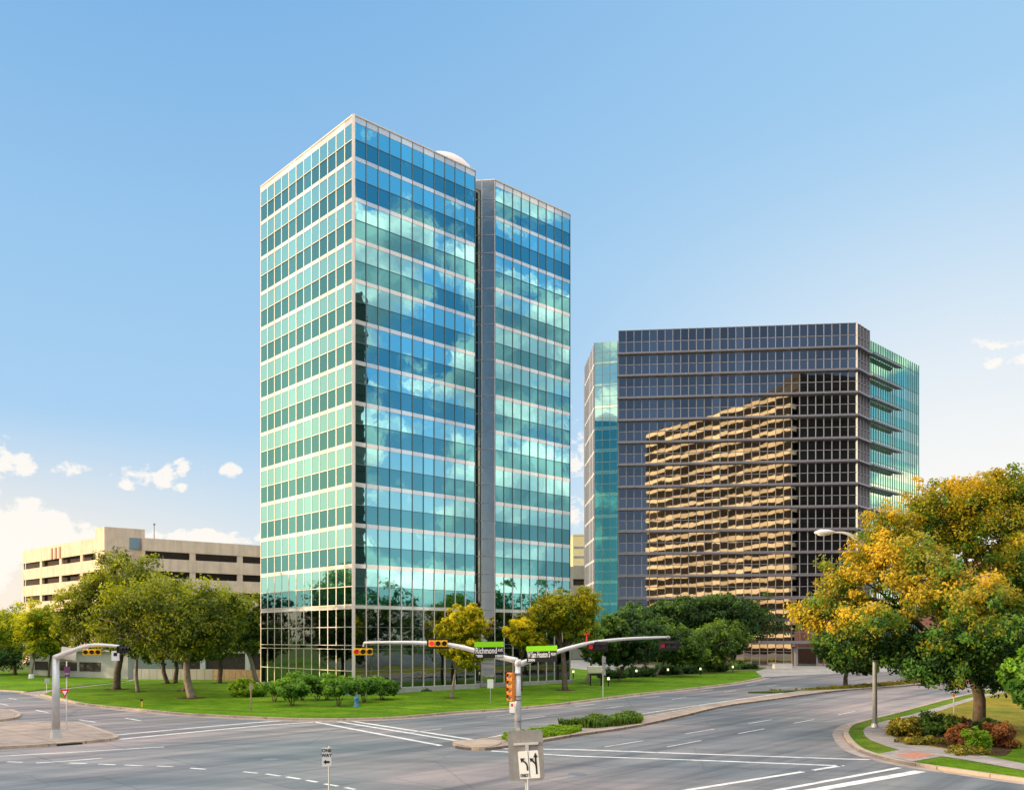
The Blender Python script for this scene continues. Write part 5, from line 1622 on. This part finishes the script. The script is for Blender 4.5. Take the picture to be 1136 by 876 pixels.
# warm glow low in the sunset quarter and pale haze to the right
sdot = math_n(nt, 'ADD', math_n(nt, 'MULTIPLY', DX, math.sin(R(SUN_AZ))), math_n(nt, 'MULTIPLY', DY, math.cos(R(SUN_AZ))))
low = math_n(nt, 'SUBTRACT', 1.0, sstep(zel, 0.0, 0.75))
glow = math_n(nt, 'MULTIPLY', sstep(sdot, 0.34, 1.0), low)
x = mixc(nt, grad, (1.75, 1.28, 0.66), glow)
rl = math_n(nt, 'MULTIPLY', sstep(DX, -0.35, 0.5), 0.5)
x = mixc(nt, x, (0.50, 0.77, 1.0), rl)
haze = math_n(nt, 'MULTIPLY', sstep(DX, -0.05, 0.45), math_n(nt, 'SUBTRACT', 1.0, sstep(zel, 0.10, 0.52)))
x = mixc(nt, x, (1.02, 1.0, 0.97), haze)
haze2 = math_n(nt, 'MULTIPLY', math_n(nt, 'SUBTRACT', 1.0, sstep(DX, -0.55, -0.1)), math_n(nt, 'SUBTRACT', 1.0, sstep(zel, 0.02, 0.24)))
x = mixc(nt, x, (1.08, 0.93, 0.78), math_n(nt, 'MULTIPLY', haze2, 0.85))
# deeper blue low in the sky behind the viewpoint
bk = math_n(nt, 'MULTIPLY', math_n(nt, 'SUBTRACT', 1.0, sstep(DY, -0.85, -0.55)), 0.92)
bk = math_n(nt, 'MULTIPLY', bk, sstep(DX, -0.30, -0.16))
x = mixc(nt, x, (0.05, 0.10, 0.21), bk)
rb = math_n(nt, 'MULTIPLY', sstep(DX, 0.6, 0.85), sstep(zel, 0.04, 0.3))
x = mixc(nt, x, (0.13, 0.46, 0.86), math_n(nt, 'MULTIPLY', rb, 0.85))
# cumulus field away from the open sky ahead
mp = nt.nodes.new('ShaderNodeMapping')
mp.inputs['Scale'].default_value = (8.5, 8.5, 12.0)
nt.links.new(tc.outputs['Generated'], mp.inputs['Vector'])
cn = noise(nt, 1.0, 9, 0.58, mp.outputs[0], 0.3)
side = sstep(DX, 0.62, 0.85)
side = math_n(nt, 'MAXIMUM', side, math_n(nt, 'MULTIPLY', math_n(nt, 'SUBTRACT', 1.0, sstep(DX, -0.34, -0.22)), math_n(nt, 'SUBTRACT', 1.0, sstep(DY, -0.75, -0.55))))
thr = math_n(nt, 'MULTIPLY_ADD', side, 0.335, -0.78)
cm_ = sstep(math_n(nt, 'ADD', cn.outputs[0], thr), 0.0, 0.11)
mp2 = nt.nodes.new('ShaderNodeMapping')
mp2.inputs['Scale'].default_value = (8.5, 8.5, 12.0)
mp2.inputs['Location'].default_value = (0.1, 0.0, 0.35)
nt.links.new(tc.outputs['Generated'], mp2.inputs['Vector'])
cn2 = noise(nt, 1.0, 5, 0.5, mp2.outputs[0], 0.25)
shade = sstep(math_n(nt, 'ADD', cn2.outputs[0], thr), -0.05, 0.22)
ccol = mixc(nt, (2.3, 1.95, 1.5), (0.55, 0.58, 0.60), shade)
x = mixc(nt, x, ccol, cm_)
# unseen bright cloud added overhead and high behind the viewpoint as fill light
vn = noise(nt, 3.0, 5, 0.6, tc.outputs['Generated'], 0.4)
vz = math_n(nt, 'MULTIPLY_ADD', math_n(nt, 'SUBTRACT', 1.0, sstep(DY, -0.6, -0.25)), 0.2, zel)
fill_cloud = sstep(math_n(nt, 'MULTIPLY_ADD', vn.outputs[0], 0.06, vz), 0.64, 0.80)
x = mixc(nt, x, FILL_CLOUD, fill_cloud)
# separate clouds in the open sky ahead
dyc = math_n(nt, 'MAXIMUM', DY, 0.05)
U = math_n(nt, 'DIVIDE', DX, dyc); V_ = math_n(nt, 'DIVIDE', DZ, dyc)
mp3 = nt.nodes.new('ShaderNodeMapping'); mp3.inputs['Scale'].default_value = (38, 38, 46)
nt.links.new(tc.outputs['Generated'], mp3.inputs['Vector'])
fn = noise(nt, 1.0, 7, 0.6, mp3.outputs[0], 0.2)
fr = math_n(nt, 'MULTIPLY_ADD', fn.outputs[0], 6.0, -3.0)
tot = None
for (cx_, cy_, rx_, ry_, k_) in [(158, 526, 26, 13, 1.0), (180, 529, 18, 12, 1.0), (208, 521, 14, 10, 1.0), (203, 542, 14, 6, 0.8), (259, 523, 11, 8, 0.9), (78, 522, 17, 8, 0.9), (10, 510, 24, 17, 0.9), (-6, 498, 22, 12, 0.7),
                                (15, 592, 70, 30, 2.2), (92, 606, 50, 14, 2.0), (-60, 600, 90, 50, 2.4), (222, 594, 70, 7, 0.7), (1108, 380, 30, 6, 0.8), (1150, 400, 40, 9, 0.6), (640, 520, 28, 42, 0.55)]:
    du = math_n(nt, 'MULTIPLY', math_n(nt, 'SUBTRACT', U, (cx_ - CX) / FOC), FOC / (rx_ * 1.3))
    dv = math_n(nt, 'MULTIPLY', math_n(nt, 'SUBTRACT', V_, (HY - cy_) / FOC), FOC / (ry_ * 1.35))
    d2 = math_n(nt, 'ADD', math_n(nt, 'MULTIPLY', du, du), math_n(nt, 'MULTIPLY', dv, dv))
    b = math_n(nt, 'MULTIPLY', math_n(nt, 'SUBTRACT', 1.0, d2), k_)
    b = math_n(nt, 'MAXIMUM', b, -3.0)
    tot = b if tot is None else math_n(nt, 'MAXIMUM', tot, b)
ahead = sstep(DY, 0.1, 0.3)
edge = math_n(nt, 'MULTIPLY', fr, sstep(tot, -1.0, 0.1))
cl_ = math_n(nt, 'MULTIPLY', sstep(math_n(nt, 'ADD', tot, edge), 0.1, 0.8), ahead)
x = mixc(nt, x, (1.08, 1.02, 0.95), math_n(nt, 'MULTIPLY', cl_, 0.9))
# physical sky gives the light its base; the colour above is the evening sky with the added fill
sk = mixc(nt, sky.outputs[0], (0.06, 0.06, 0.06), 1.0, 'MULTIPLY')
x10 = mixc(nt, x, (10.3, 10.3, 10.3), 1.0, 'MULTIPLY')
fin = mixc(nt, x10, sky.outputs[0], 0.10)
nt.links.new(fin, bg.inputs['Color'])
nt.links.new(bg.outputs[0], out.inputs[0])

sd = bpy.data.lights.new('sun', 'SUN')
sd.energy = 5.0
sd.angle = R(0.8)
sd.color = (1.0, 0.74, 0.42)
so = bpy.data.objects.new('sun', sd)
col.objects.link(so)
tosun = Vector((math.sin(R(SUN_AZ)) * math.cos(R(SUN_EL)), math.cos(R(SUN_AZ)) * math.cos(R(SUN_EL)), math.sin(R(SUN_EL))))
so.rotation_euler = tosun.to_track_quat('Z', 'Y').to_euler()
so.location = tosun * 100

cd = bpy.data.cameras.new('camera')
cd.sensor_fit = 'HORIZONTAL'
cd.sensor_width = 36.0
cd.lens = 36.0 * FOC / 1136.0
cd.shift_y = (HY - 438.0) / 1136.0
cd.clip_start = 0.1
cd.clip_end = 6000
co = bpy.data.objects.new('camera', cd)
col.objects.link(co)
co.location = (0, 0, CAM_H)
co.rotation_euler = (R(90), 0, 0)
scene.camera = co

scene.view_settings.view_transform = 'Standard'
scene.view_settings.look = 'None'
scene.view_settings.exposure = 0.0
scene.cycles.use_denoising = True
scene.cycles.max_bounces = 8
scene.cycles.glossy_bounces = 4
scene.cycles.transparent_max_bounces = 8
scene.render.film_transparent = False
